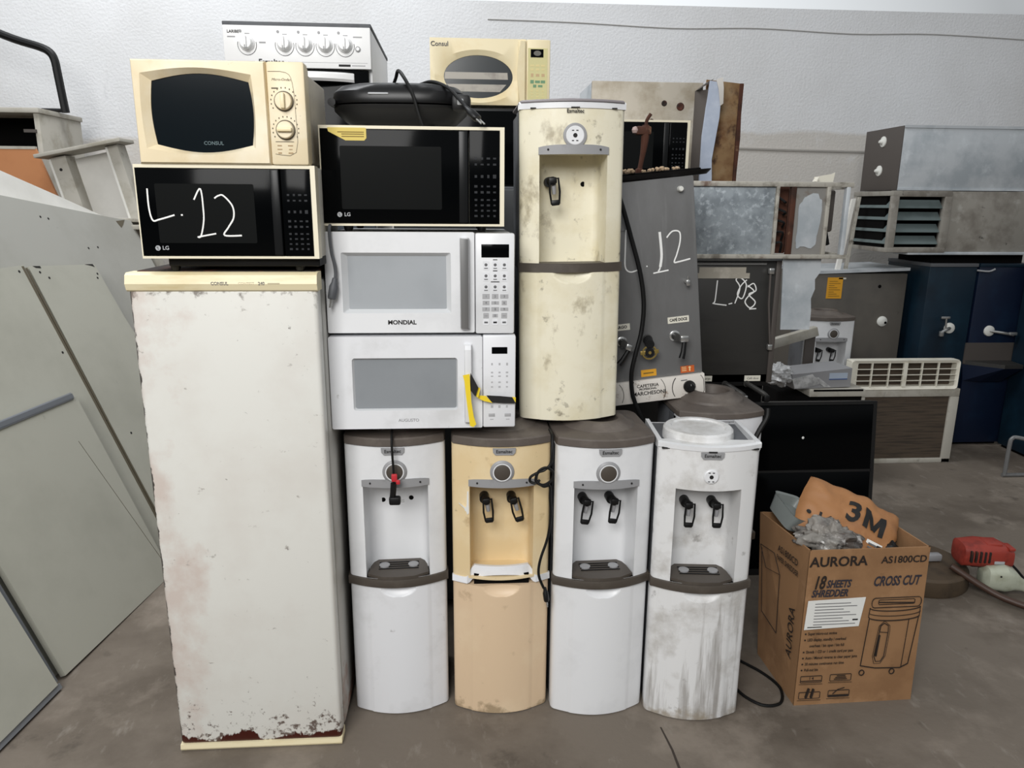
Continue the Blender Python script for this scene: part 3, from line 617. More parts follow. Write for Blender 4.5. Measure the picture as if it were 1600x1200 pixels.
def make_consul_dial():
    w, h = .405, .238
    r = thing('microwave_oven', 'aged beige microwave with two dials, on top of the black one', 'microwave', (-.776, 1.925, 1.689), (0, 0, 0), 'stacked microwaves')
    mb = MB(); mb.box(.016, w - .012, .05, .34, .008, h - .012, M('greyish_beige_steel', (192, 184, 170), .5, dirt=[D((150, 142, 128), 6, .5, .7, .7)]), .006)
    mb.loft([rrect(.0, w, .0, h, .008, 4) and [(x, .03, z) for x, z in rrect(.0, w, 0, h, .008, 4)], [(x, .06, z) for x, z in rrect(.004, w - .003, .003, h - .004, .008, 4)], [(x, .10, z) for x, z in rrect(.018, w - .014, .009, h - .014, .006, 4)]], m_consul)
    mb.build('housing', r)
    xs = w * .775; N = 14
    def bow(x0, x1, z0, z1, bx, bz):                    # barrel-shaped outline, 4 * N points
        o = []
        for i in range(N): t = i / N; o.append((x0 + (x1 - x0) * t, z0 - bz * math.sin(math.pi * t)))
        for i in range(N): t = i / N; o.append((x1 + bx * math.sin(math.pi * t), z0 + (z1 - z0) * t))
        for i in range(N): t = i / N; o.append((x1 - (x1 - x0) * t, z1 + bz * math.sin(math.pi * t)))
        for i in range(N): t = i / N; o.append((x0 - bx * math.sin(math.pi * t), z1 - (z1 - z0) * t))
        return o
    mb = MB(); outer = bow(.0, xs, .0, h, 0, 0); mid = bow(.022, xs - .034, .036, h - .032, .004, .014); inn = bow(.043, xs - .044, .046, h - .047, .007, .018)
    mb.loft([[(x, .04, z) for x, z in outer], [(x, .004, z) for x, z in outer], [(x + .004 * (1 if x < xs / 2 else -1), -.004, z + .004 * (1 if z < h / 2 else -1)) for x, z in outer], [(x, -.006, z) for x, z in mid], [(x, .008, z) for x, z in inn], [(x, .02, z) for x, z in inn]], m_consul, False, False)
    d = mb.build('door', r)
    mb = MB(); mb.prism(inn, .011, .018, m_consulwin); mb.text('CONSUL', .012, xs * .56, .0105, .05, M('blue_grey_print', (84, 104, 108), .5), bold=.01); mb.build('window', d)
    mb = MB(); mb.box(xs + .001, w, -.002, .04, 0, h, m_consul, .006)
    p = mb.build('control_panel', r); mb = MB(); cx = (xs + w) / 2 - .006
    mb.tube([(cx - .034, -.0025, .215), (cx + .008, -.0025, .213), (cx + .022, -.0025, .19), (cx + .026, -.0025, .12), (cx + .022, -.0025, .03), (cx - .028, -.0025, .026)], .0006, m_edge, 4, 3)
    for cz in (.148, .082):
        for k in range(14):
            a = R(-30 + 240 * k / 13); mb.box(cx + .031 * math.cos(a) - .0012, cx + .031 * math.cos(a) + .0012, -.0028, -.0018, cz + .031 * math.sin(a) - .0016, cz + .031 * math.sin(a) + .0016, m_edge)
    mb.text('Micro-Ondas', .0085, cx - .004, -.0022, .197, m_edge, shear=.3); mb.box(cx - .028, cx - .012, -.0026, -.0018, .176, .179, m_edge)
    mb.box(cx - .026, cx + .018, -.0026, -.0018, .054, .0555, m_edge)
    keypad(mb, cx - .03, cx + .022, .024, .05, 2, 3, -.002, M('dial_print', (164, 138, 100), .6), .5, .4); mb.build('print', p)
    for cz, a in ((.148, 0), (.082, 90)):
        k = MB(); k.T = Matrix.Translation((cx, 0, cz)) @ Matrix.Rotation(R(a), 4, 'Y')
        k.lathe([(.0235, 0), (.0235, .004), (.0215, .005)], m_edge, 28, (0, 0, 0), 'y'); k.lathe([(.021, .004), (.0195, .014), (.018, .015)], m_consul, 28, (0, 0, 0), 'y'); k.box(-.005, .005, -.024, -.012, -.018, .018, m_consul2, .003); k.build('dial', p)
    for x in (.05, w - .05):
        for y in (.1, .3):
            f_ = MB(); f_.lathe([(.012, .01), (.01, -.001)], m_black, 12, (x, y, 0)); f_.build('foot', r)
    return r
make_consul_dial()

def make_consul_oval():
    w, h = .448, .232; foot = .012
    r = thing('microwave_oven', 'yellowed microwave with oval window, high behind the stack', 'microwave', (-.107, 2.95, 1.95), (0, 0, 0), 'stacked microwaves')
    z1 = foot + h; xs = w * .80
    mb = MB(); mb.box(.006, w - .006, .03, .33, foot, z1 - .003, M('greyish_beige_steel', (0, 0, 0)), .005); mb.build('housing', r)
    N = 48; cx, cz, a, b_ = xs * .50, foot + h * .43, xs * .36, h * .325
    A = [2 * math.pi * i / N + math.pi / 4 for i in range(N)]
    def sq(t):
        c_, s_ = math.cos(t), math.sin(t); k = 1 / max(abs(c_), abs(s_)); return (xs / 2 + c_ * k * xs / 2, foot + h / 2 + s_ * k * h / 2)
    el_ = lambda s: [(cx + a * s * math.cos(t), cz + b_ * s * math.sin(t)) for t in A]
    mb = MB(); outer = [sq(t) for t in A]
    mid = [(cx + xs * .455 * math.cos(t), cz + h * .40 * math.sin(t)) for t in A]
    mb.loft([[(x, .04, z) for x, z in outer], [(x, 0, z) for x, z in outer], [(x, -.005, z) for x, z in mid], [(x, .006, z) for x, z in el_(1.0)], [(x, .02, z) for x, z in el_(1.0)]], m_consul2, False, False)
    mb.text('Consul', .023, .036, -.004, z1 - .022, m_inkgrey, bold=.015)
    d = mb.build('door', r)
    mb = MB(); mb.prism(el_(1.0), .009, .016, M('oval_dark_glass', (52, 56, 58), .2, spec=.4)); 
    def band(zlo, zhi, m):
        P = []
        for z in (zlo, zhi):
            q = math.sqrt(max(0, 1 - ((z - cz) / b_) ** 2)) * a * .985; P.append((z, q))
        mb.prism([(cx - P[0][1], P[0][0]), (cx + P[0][1] * .88, P[0][0]), (cx + P[1][1] * .88, P[1][0]), (cx - P[1][1], P[1][0])], .0082, .0095, m)
    gl = M('window_pale_band', (168, 162, 152), .4, dirt=[D((120, 114, 106), 14, .5, .7, .8)])
    band(cz - .012 + .004, cz + .016, gl); band(cz - .052, cz - .026, gl)
    mb.build('window', d)
    mb = MB(); mb.loft([[(xs - .03, -.004, z), (xs - .022 - q, -.016, z), (xs - .006, -.014, z), (xs - .003, -.002, z)] for z, q in ((foot + .006, 0), (foot + .05, .008), (foot + h / 2, .014), (z1 - .05, .008), (z1 - .008, 0))], m_consul2); mb.build('handle', d)
    mb = MB(); mb.box(xs + .001, w, -.002, .04, foot, z1, m_consul2, .004); mb.box(xs + .006, w - .01, -.003, .0, foot + .01, z1 - .03, m_beigekey); p = mb.build('control_panel', r)
    mb = MB(); mb.box(xs + .016, w - .026, -.0045, -.002, z1 - .062, z1 - .034, m_gloss); mb.prism([(xs + .041 + .014 * math.cos(t), z1 - .048 + .009 * math.sin(t)) for t in A[::3]], -.005, -.004, M('grey_display', (96, 94, 86), .4)); mb.build('display', p)
    mb = MB(); keypad(mb, xs + .012, w - .016, foot + h * .52, foot + h * .64, 3, 2, -.003, M('yellow_button', (226, 210, 150), .5), .8, .6)
    keypad(mb, xs + .012, w - .016, foot + h * .43, foot + h * .5, 3, 1, -.003, M('salmon_button', (200, 170, 128), .5), .7, .8)
    keypad(mb, xs + .012, w - .016, foot + h * .33, foot + h * .40, 3, 1, -.003, m_greenkey, 1.0, .8); keypad(mb, xs + .022, w - .026, foot + h * .27, foot + h * .33, 2, 1, -.003, m_greenkey, .9, .8)
    keypad(mb, xs + .012, w - .016, foot + h * .06, foot + h * .25, 3, 4, -.003, M('yellow_button', (0, 0, 0)), .4, .4); mb.build('keypad', p)
    for x in (.05, w - .05):
        for y in (.05, .28):
            f_ = MB(); f_.lathe([(.012, foot + .002), (.01, -.001)], m_black, 12, (x, y, 0)); f_.build('foot', r)
    return r
make_consul_oval()
# dark appliances under it
t = thing('microwave_oven', 'plain black oven under the yellowed oval-window microwave', 'microwave', (-.16, 2.93, 1.66))
mb = MB(); mb.box(0, .50, .0, .4, .0, .29, m_black, .008); mb.build('housing', t)
mb = MB(); mb.box(.01, .42, -.012, .0, .012, .278, m_gloss, .004); d = mb.build('door', t)
t = thing('appliance_cabinet', 'dark grey steel cabinet standing behind the microwave stack', 'cabinet', (-.24, 2.72, 0))
mb = MB(); mb.box(0, .57, .012, .6, .02, 1.66, m_greyside, .008); mb.build('cabinet', t)
mb = MB(); mb.box(.004, .566, -.01, .012, .06, 1.65, M('grey_door', (88, 90, 92), .5), .006); mb.build('door', t)

# ---------------------------------------------------------------- stove behind the left stack
m_stove = M('white_stove_enamel', (246, 246, 246), .35)
t = thing('gas_stove', 'white gas stove with five round knobs, highest on the left', 'stove', (-.79, 2.75, 1.345), (0, 0, .0))
W_, H_ = .49, .845
mb = MB(); mb.box(0, W_, .02, .6, .03, H_ - .012, m_stove, .004); mb.box(-.002, W_ + .002, -.006, .6, H_ - .012, H_, m_greyside, .002)
for x in (.03, W_ - .03):
    for y in (.05, .55): mb.cyl((x, y, 0), (x, y, .035), .015, m_black, 10)
mb.build('body', t)
mb = MB(); mb.box(0, W_, -.012, .02, H_ - .145, H_ - .013, m_stove, .003)
y = -.0126
mb.text('LARIBE', .013, .034, y, H_ - .034, m_ink, bold=.02); mb.text('Esmaltec', .024, .155, y, H_ - .128, m_ink, bold=.03)
mb.box(.01, .1, y, y + .001, H_ - .1265, H_ - .1255, m_greypl); mb.box(.21, W_ - .012, y, y + .001, H_ - .1265, H_ - .1255, m_greypl); mb.box(.38, .42, y, y + .001, H_ - .138, H_ - .131, m_ink); mb.box(.425, .47, y, y + .001, H_ - .136, H_ - .133, m_greypl)
for k, x in enumerate((.078, .202, .27, .338, .404)):
    mb.tube([(x + .0 + .031 * math.cos(a), y, H_ - .074 + .033 * math.sin(a)) for a in [R(165 + 210 * q / 16) for q in range(17)]], .0012, m_inkgrey, 4)
    mb.lathe([(.005, 0), (.005, .0006)], m_greypl, 8, (x - .02, y, H_ - .032), 'y'); mb.box(x - .006, x + .01, y, y + .001, H_ - .041, H_ - .038, m_greypl)
mb.box(.014, .04, y, y + .001, H_ - .052, H_ - .048, m_greypl); mb.box(.118, .14, y, y + .001, H_ - .069, H_ - .064, m_greypl); mb.box(.432, .462, y, y + .001, H_ - .046, H_ - .042, m_greypl)
mb.lathe([(.009, 0), (.009, .003), (.006, .004)], m_greypl, 16, (.447, y, H_ - .082), 'y'); mb.lathe([(.006, .004), (.005, .006)], m_stove, 12, (.447, y, H_ - .082), 'y')
pnl = mb.build('control_panel', t)
for x in (.078, .202, .27, .338, .404):
    k = MB(); k.lathe([(.026, 0), (.025, .004), (.021, .008), (.019, .022), (.017, .024)], m_stove, 28, (x, y, H_ - .070), 'y'); k.box(x - .005, x + .005, y - .032, y - .02, H_ - .089, H_ - .05, m_stove, .003); k.box(x - .0015, x + .0015, y - .033, y - .03, H_ - .09, H_ - .08, m_greypl); k.build('knob', pnl)
mb = MB(); mb.box(.01, W_ - .01, -.006, .02, .22, H_ - .148, m_gloss, .003); d = mb.build('oven_door', t)
mb = MB(); L = []
for i in range(13):
    x = .06 + .37 * i / 12; q = math.sin(math.pi * i / 12) ** .6; L.append([(x, -.006 - .04 * q, H_ - .188), (x, -.012 - .045 * q, H_ - .180), (x, -.012 - .045 * q, H_ - .166), (x, -.004 - .036 * q, H_ - .158)])
mb.loft(L, m_stove); mb.build('handle', d)
mb = MB(); mb.box(.006, W_ - .006, -.004, .02, .05, .21, M('blue_grey_drawer', (120, 130, 142), .5), .003); mb.build('drawer', t)
t = thing('appliance_cabinet', 'grey steel cabinet carrying the white gas stove', 'cabinet', (-.84, 2.72, 0))
mb = MB(); mb.box(0, .56, .0, .64, .0, 1.345, m_greyside, .006); mb.build('cabinet', t)

# ---------------------------------------------------------------- contact grill
t = thing('contact_grill', 'black contact grill lying closed on a black microwave', 'grill', (-.164, 2.25, 1.796), (0, 0, -.05))
def rloop(hx, hy, z, n=40, p=3.2, dy=0):
    return [(hx * math.copysign(abs(math.cos(a)) ** (2 / p), math.cos(a)), dy + hy * math.copysign(abs(math.sin(a)) ** (2 / p), math.sin(a)), z) for a in [2 * math.pi * i / n for i in range(n)]]
mb = MB(); mb.loft([rloop(.13, .085, .012), rloop(.155, .105, .024), rloop(.185, .122, .052), rloop(.187, .124, .064)], m_black)
for x in (-.09, .09):
    for yy in (-.06, .06): mb.cyl((x, yy, 0), (x, yy, .016), .012, m_black, 12)
mb.build('base', t)
g_ = M('satin_black', (13, 13, 14), .35, spec=.3)
mb = MB(); mb.loft([rloop(.187, .124, .068), rloop(.19, .126, .078), rloop(.185, .122, .100), rloop(.165, .108, .116), rloop(.13, .08, .124), rloop(.08, .05, .127)], g_); mb.box(-.075, -.02, -.1265, -.12, .088, .093, m_silver, .002); mb.build('lid', t)  # silver bar on the lid front is a slot highlight put into colour
mb = MB(); mb.box(.15, .20, -.13, -.07, .048, .09, m_black, .008); mb.box(.165, .182, -.133, -.128, .062, .078, m_silver, .003); mb.build('latch', t)
mb = MB(); mb.cyl((-.178, -.07, .07), (-.178, -.105, .07), .011, m_black, 12); mb.build('hinge', t)
mb = MB(); mb.tube([(-.03, .03, .125), (-.012, -.02, .146), (.0, -.06, .158), (.02, -.105, .135), (.045, -.132, .09), (.06, -.138, .04), (.072, -.136, .006)], .0048, m_rubber, 8, 6)
mb.tube([(-.03, .03, .125), (.04, .0, .128), (.09, -.05, .132), (.14, -.11, .108), (.175, -.16, .07), (.195, -.19, .045)], .0048, m_rubber, 8, 6); cd = mb.build('power_cord', t)
plug(cd, (.193, -.188, .047), (.75, -.5, -.72), s=1.15)
# ---------------------------------------------------------------- coffee machine, tilted on the lid behind
t = thing('coffee_machine', 'tilted grey steel coffee machine with L.12 handwriting and three taps', 'coffee machine', (.650, 2.462, .945), (0, -R(6.5), 0))
mb = MB(); mb.box(-.2, .2, 0, .42, .062, .735, m_steel, .006); mb.build('tank', t)
mb = MB(); mb.box(-.203, .203, -.012, .42, -.016, .064, M('scuffed_white_panel', (222, 216, 208), .5, dirt=[D((120, 90, 64), 24, .6, .7, .8), D((190, 180, 168), 8, .5, .7, .6)]), .003)
for cx, rr in ((.0, .062), (.144, .058), (-.144, .058)):
    P = [(cx + rr * math.cos(a), -.0125, .022 + rr * math.sin(a)) for a in [R(-40 + 80 * q / 8) for q in range(9)]]; P2 = [(cx - rr * math.cos(a), -.0125, .022 + rr * math.sin(a)) for a in [R(-40 + 80 * q / 8) for q in range(9)]]
    mb.tube([p for p in P if p[0] < .2 and -.014 < p[2] < .062], .0011, m_ink, 4); mb.tube([p for p in P2 if p[0] > -.2 and -.014 < p[2] < .062], .0016, m_ink, 4)
mb.text('CAFETERIA', .0155, 0, -.0125, .044, m_ink, bold=.02); mb.text('PROFISSIONAL', .0095, 0, -.0125, .0325, m_ink, bold=.03); mb.text('MARCHESONI', .0185, .004, -.0125, .017, m_ink, bold=.02)
mb.box(.118, .14, -.013, -.011, .046, .049, m_inkgrey); mb.box(.13, .16, -.013, -.011, -.006, -.003, m_inkgrey)
p = mb.build('control_panel', t)
for x in (.146, -.144):
    k = MB(); k.lathe([(.021, 0), (.021, .008), (.017, .012), (.014, .022), (.012, .024)], m_black, 24, (x, -.012, .024), 'y'); k.box(x - .0012, x + .0012, -.0375, -.034, .03, .037, m_chrome); k.build('dial', p)
def faucet(x, z, turn, name='tap'):
    f_ = MB(); f_.T = Matrix.Translation((x, 0, z)) @ Matrix.Rotation(turn, 4, 'Y')
    f_.lathe([(.019, 0), (.019, .004), (.014, .006)], m_chrome, 22, (0, 0, 0), 'y'); f_.lathe([(.013, .004), (.012, .04)], m_dsteel, 16, (0, 0, 0), 'y')
    f_.box(.006, .034, -.056, -.03, -.014, .008, m_chrome, .004); o = f_.build(name, t)
    g_ = MB(); g_.T = f_.T; g_.tube([(.022, -.044, -.012), (.016, -.048, -.05), (.010, -.05, -.07)], lambda s: .0075 + .003 * s, m_black, 10); g_.build('lever', o)
faucet(.107, .206, 0.05); faucet(-.078, .206, .5)
f_ = MB(); f_.lathe([(.017, 0), (.017, .005), (.013, .006)], m_dsteel, 20, (.012, 0, .205), 'y'); f_.cyl((.012, 0, .205), (.008, -.05, .196), .015, m_black, 16)
f_.tube([(.006 + .024 * math.cos(a), -.045, .168 + .022 * math.sin(a)) for a in [2 * math.pi * q / 20 for q in range(20)]], .003, m_brass, 6, closed=True); f_.box(-.026, .038, -.047, -.043, .162, .176, m_brass, .002); f_.lathe([(.016, 0), (.016, .006)], m_black, 16, (.006, -.044, .168), 'y'); f_.lathe([(.006, .006), (.005, .008)], m_brass, 10, (.006, -.044, .168), 'y'); f_.build('tap', t)
mb = MB(); mb.box(.086, .160, -.0016, 0, .250, .272, m_label_w); mb.text('CAFÉ DOCE', .0132, .123, -.0018, .261, m_ink, bold=.04, sx=.86); mb.build('label_strip', t)
mb = MB(); mb.box(-.122, -.046, -.0016, 0, .246, .268, m_label_w); mb.text('AMARGO', .0135, -.085, -.0018, .257, m_ink, bold=.04); mb.build('label_strip', t)
mb = MB(); mb.box(-.018, .036, -.0016, 0, .074, .098, m_label_y); mb.box(-.01, .026, -.0022, -.001, .084, .088, M('sticker_print', (0, 0, 0))); mb.build('sticker', t)
mb = MB(); mb.box(.122, .170, -.0016, 0, .071, .095, m_orange); mb.prism([(.152, .076), (.156, .076), (.156, .088), (.160, .088), (.154, .093), (.148, .088), (.152, .088)], -.0024, -.001, M('pale_orange', (240, 216, 160), .6))
for z in (.078, .084, .09): mb.box(.126, .142, -.0022, -.001, z, z + .002, M('pale_orange', (0, 0, 0)))
mb.build('sticker', t)
mb = MB(); mb.lathe([(.010, 0), (.010, .008), (.008, .018), (.006, .02)], m_knobwhite, 18, (.151, 0, .694), 'y'); mb.build('knob', t)
mb = MB(); mb.cyl((.156, 0, .39), (.156, -.02, .39), .008, m_chrome, 10); mb.box(.150, .163, -.028, -.016, .376, .396, m_chrome, .003); mb.cyl((.157, -.022, .395), (.157, -.022, .41), .003, m_chrome, 8); mb.build('valve', t)
mb = MB()
for s in ([(-.12, .62), (-.10, .59), (-.09, .62), (-.07, .585), (-.06, .615)], [(-.13, .575), (-.04, .579)]): mb.tube([(x, -.0005, z) for x, z in s], .0016, M('scratch_grey', (104, 103, 102), .6), 4)
mb.build('scratches', t)
handwriting(t, [[(-.0374, .5814), (-.0443, .5129), (-.0479, .4602), (-.0319, .4413), (-.0011, .4463)], [(.0234, .4543), (.0277, .4538)], [(.0754, .5627), (.0777, .4887), (.0709, .4468), (.0635, .4326)], [(.0458, .4282), (.0985, .4329)], [(.098, .5414), (.1185, .5601), (.142, .5554), (.1426, .5238), (.1296, .4829), (.1195, .4584), (.1326, .4569), (.1744, .4629)]], -.001, .0026)
hw = MB(); hw.tube([(.0754, -.001, .5627), (.0777, -.001, .4887), (.0709, -.001, .4468)], .0045, m_chalk, 6, 4)
for v in hw.v: v.y = -.001 + (v.y + .001) * .3
hw.build('handwriting', t)
c = thing('power_cord', 'thick black cable hanging down in front of the grey coffee machine', 'power cord', (.6, 2.42, 1.25))
mb = MB(); mb.tube([(-.118, .02, .45), (-.085, -.012, .36), (-.045, -.015, .24), (-.012, -.02, .13), (.004, -.022, .03), (.0, -.024, -.06), (-.016, -.03, -.13), (-.028, -.03, -.2), (-.022, -.025, -.27), (.0, -.02, -.33), (.03, -.01, -.39)], .0075, m_rubber, 10, 6); mb.build('cable', c)

# black tray with rubble on the coffee machine, rusty tap standing on it
t = thing('cooktop_tray', 'black tray scattered with rubble on the coffee machine top', 'tray', (.628, 2.63, 1.684), (0, -R(5.5), 0))
mb = MB(); mb.loft([rloop(.2, .17, .0, p=6), rloop(.212, .182, .012, p=6), rloop(.214, .184, .016, p=6), rloop(.2, .17, .014, p=6)], m_black); mb.box(-.17, .17, -.15, .15, .012, .022, m_void, .006); mb.build('tray', t)
rb = MB(); rnd = random.Random(3)
for i in range(34):
    x, y = rnd.uniform(-.15, .12), rnd.uniform(-.17, .08); s = rnd.uniform(.004, .012)
    q = rnd.random()
    rb.T = Matrix.Translation((.63 + x, 2.63 + y, 1.708 + .093 * x + s * .5)) @ Matrix.Rotation(q * 3, 4, 'Z') @ Matrix.Rotation(q * 2, 4, 'X')
    rb.box(-s, s, -s * .7, s * .7, -s * .5, s * .5, m_rubble, s * .3, 1)
o = rb.build('rubble'); o['kind'] = 'stuff'; tag(o, 'crumbs of rubble lying on the black tray', 'rubble')
t = thing('rusty_tap', 'rusty brown tap standing upright on the black tray', 'tap', (.612, 2.57, 1.70))
mb = MB(); mb.tube([(-.005, 0, .0), (.0, 0, .03), (.008, 0, .08), (.012, 0, .13), (.012, 0, .16)], lambda s: .011 - .003 * math.sin(s * 6), m_rustbeam, 10, 4); mb.box(-.022, .03, -.014, .014, .128, .156, m_rustbeam, .006); mb.box(-.016, .008, -.012, .012, .0, .02, m_rustbeam, .005); mb.build('spout', t)
mb = MB(); mb.tube([(.012, 0, .15), (.014, -.004, .175), (.026, -.006, .195)], .006, m_rustbeam, 8, 3); mb.build('lever', t)
mb = MB(); mb.lathe([(.002, -.012), (.009, -.009), (.012, 0), (.009, .009), (.002, .012)], M('pink_grey_ball', (168, 146, 140), .5), 14, (-.024, -.004, .143)); mb.build('knob', t)
t = thing('steel_cabinet', 'dark steel cabinet behind the coffee machine, carrying a black microwave', 'cabinet', (.46, 3.04, 0))
mb = MB(); mb.box(0, .43, 0, .39, 0, 1.69, m_dsteel, .006); mb.build('cabinet', t)

# ---------------------------------------------------------------- rusty sheets at the back
t = thing('steel_appliance_shell', 'stained beige steel appliance back with bent dark side flange', 'appliance shell', (.592, 3.47, 0))
mb = MB(); mb.box(0, .505, .0, .02, 0, 2.135, m_stain, .003); mb.box(.0, .016, .02, .36, 0, 2.13, m_galv2)
for x, z, rr in ((.405, 2.032, .018), (.33, 2.045, .013), (.275, 1.965, .014), (.225, 1.966, .007)):
    mb.lathe([(rr, 0), (rr * .8, .004), (rr * .5, .004), (rr * .3, .002)], m_rustdark, 16, (x, 0, z), 'y')
mb.build('back_panel', t)
mb = MB(); mb.prismz([(.468, .0), (.51, -.05), (.514, -.05), (.514, .02), (.468, .02)], .0, 2.10, m_flange); mb.prism([(.47, 2.10), (.515, 2.125), (.535, 2.145), (.515, 2.135)], -.05, .0, m_flange); mb.build('side_flange', t)
t = thing('torn_sheet', 'pale blue torn sheet standing between stained and rusty steel', 'sheet', (1.088, 3.43, 0))
mb = MB(); mb.prism([(.0, 0), (.07, 0), (.056, 1.72), (.05, 1.80), (.062, 1.9), (.072, 1.98), (.074, 2.06), (.062, 2.13), (.02, 2.135), (.0, 1.9)], -.02, -.006, m_film); mb.build('sheet', t)
mb = MB(); mb.loft([[(.046, -.024, 2.14), (.074, -.024, 2.15), (.074, -.018, 2.15), (.046, -.018, 2.14)], [(.056, -.034, 2.10), (.078, -.034, 2.105), (.078, -.028, 2.105), (.056, -.028, 2.10)], [(.070, -.03, 2.03), (.082, -.03, 2.04), (.082, -.024, 2.04), (.070, -.024, 2.03)]], M('crumpled_pale_film', (200, 196, 190), .5)); mb.build('torn_flap', t)
t = thing('rusty_sheet', 'brown rusted steel sheet standing at the back, right of the torn sheet', 'sheet', (1.115, 3.48, 0))
mb = MB(); mb.prism([(0, 0), (.17, 0), (.165, 1.75), (.169, 1.9), (.166, 2.0), (.168, 2.135), (0, 2.15)], 0, .012, m_rust); mb.build('sheet', t)
mb = MB(); mb.prism([(.155, 0), (.17, 0), (.165, 1.75), (.170, 1.9), (.166, 2.0), (.168, 2.135), (.152, 2.135), (.15, 1.9)], -.01, .0, m_rustbeam); mb.build('corroded_edge', t)

# ---------------------------------------------------------------- galvanised carcass on the dark coffee urn
t = thing('air_conditioner_carcass', 'galvanised sheet metal casing with open rusty frame and silver patch', 'air conditioner', (.915, 2.95, 1.395))
mb = MB(); mb.box(.0, .345, .0, .012, .012, .286, m_galv, .002); mb.box(0, .012, .012, .36, .0, .28, m_galv); mb.build('side_panel', t)
for (x0, x1, y0, y1, z0, z1, m) in ((-.01, .655, -.012, .012, .278, .298, m_oldframe), (-.01, .655, -.012, .012, -.004, .014, m_oldframe), (.338, .352, -.012, .012, .01, .28, m_oldframe), (.40, .422, -.008, .014, .01, .28, m_rustbeam), (.545, .562, -.012, .012, .01, .28, m_oldframe), (.625, .642, -.012, .012, .01, .28, m_galv2), (.0, .65, .34, .36, .0, .02, m_rustbeam), (.0, .65, .34, .36, .27, .29, m_rustbeam), (.632, .65, .0, .36, .272, .29, m_oldframe), (.632, .65, .0, .36, .0, .016, m_oldframe), (.632, .65, .34, .36, .0, .28, m_oldframe)):
    mb = MB(); mb.box(x0, x1, y0, y1, z0, z1, m, .003); mb.build('frame_rail', t)
mb = MB(); mb.box(.352, .42, .06, .07, .014, .28, m_rustbeam); mb.build('inner_plate', t)
mb = MB(); mb.box(.30, .64, .30, .32, .014, .27, m_void); mb.build('inner_plate', t)
mb = MB(); mb.box(.425, .545, .0, .006, .014, .278, M('dull_grey_frame', (132, 130, 126), .6, dirt=[D((104, 84, 66), 14, .55, .7, .7)])); P = []
for i in range(36):
    a = 2 * math.pi * i / 36; wv = 1 + .05 * math.sin(5 * a) + .04 * math.sin(9 * a + 1)
    P.append((.485 + .046 * wv * math.copysign(abs(math.cos(a)) ** .5, math.cos(a)) + .008 * math.sin(a), .142 + .105 * wv * math.copysign(abs(math.sin(a)) ** .5, math.sin(a))))
mb.prism(P, -.003, .001, m_galv2); mb.build('patch', t)
mb = MB(); rnd = random.Random(5)
for i in range(5): mb.tube([(.355, .05, .05 + .05 * i), (.375 + .02 * rnd.random(), .02, .06 + .04 * i), (.395, .04, .02 + .05 * i)], .005, m_rubber, 6, 4)
mb.tube([(.58, .1, .26), (.57, .05, .15), (.60, .06, .05)], .012, m_rubber, 8, 4); mb.box(.56, .63, .08, .2, .1, .27, m_flange, .01); mb.build('wiring', t)
mb = MB(); mb.prism([(.405, .0), (.565, .0), (.567, -.06), (.547, -.09), (.551, -.13), (.538, -.17), (.544, -.22), (.545, -.30), (.42, -.30), (.41, -.1)], .02, .026, m_galv2); mb.build('hanging_sheet', t)
mb = MB(); mb.prism([(.51, .298), (.585, .298), (.59, .336), (.575, .33), (.505, .318)], .03, .034, m_label_w); mb.prism([(.51, .318), (.505, .298), (.5, .3)], .0, .034, m_label_w); mb.build('torn_paper', t)

t = thing('coffee_urn', 'dark steel coffee urn machine scrawled L.08 in white', 'coffee machine', (.96, 3.0, 0))
mb = MB(); mb.box(.0, .352, .0, .36, .86, 1.378, m_dsteel, .004); mb.box(.345, .368, -.006, .36, .86, 1.38, m_flange, .003); mb.build('tank', t)
mb = MB(); mb.box(0, .37, -.008, .36, 1.378, 1.3945, m_galv2, .004); mb.box(.0, .30, -.01, .0, 1.362, 1.37, m_chrome); mb.build('top_rim', t)
mb = MB(); mb.box(-.0, .36, .06, .36, .0, .86, m_void, .004); mb.box(-.0, .355, .0, .1, .845, .90, m_black, .004); mb.build('base', t)
mb = MB(); mb.box(.02, .218, -.0025, 0, 1.325, 1.352, m_greytape); mb.box(.0, .235, -.002, 0, 1.306, 1.328, m_greytape); mb.build('torn_tape', t)
mb = MB(); mb.tube([(.318, -.012, 1.35), (.322, -.014, 1.2), (.342, -.014, 1.03)], .005, m_flange, 8); mb.box(.31, .332, -.022, 0, 1.325, 1.35, m_chrome, .004); mb.box(.332, .352, -.022, 0, 1.005, 1.03, m_chrome, .004); mb.build('sight_tube', t)
handwriting(t, [[(.1003, 1.2981), (.0958, 1.2131), (.0884, 1.2024), (.1464, 1.1942)], [(.155, 1.199), (.17, 1.203)], [(.1813, 1.2022), (.198, 1.2663), (.1788, 1.3007), (.1972, 1.3087), (.2242, 1.2795), (.2125, 1.2236), (.1893, 1.2396), (.2026, 1.2769), (.225, 1.30)], [(.2299, 1.2769), (.2593, 1.2529), (.239, 1.2342), (.2248, 1.2075), (.2488, 1.1832), (.2687, 1.2074), (.2385, 1.2396), (.2673, 1.2556), (.255, 1.285), (.23, 1.27)], [(.245, 1.178), (.275, 1.18)]], -.001, .0026)
for x, s_ in ((.075, 'Pó amargo'), (.287, 'Café doce')):
    mb = MB(); mb.box(x - .038, x + .032, -.0025, 0, .868, .892, m_label_w); mb.text(s_, .0125, x - .002, -.003, .88, m_ink, shear=.2); mb.build('label_strip', t)
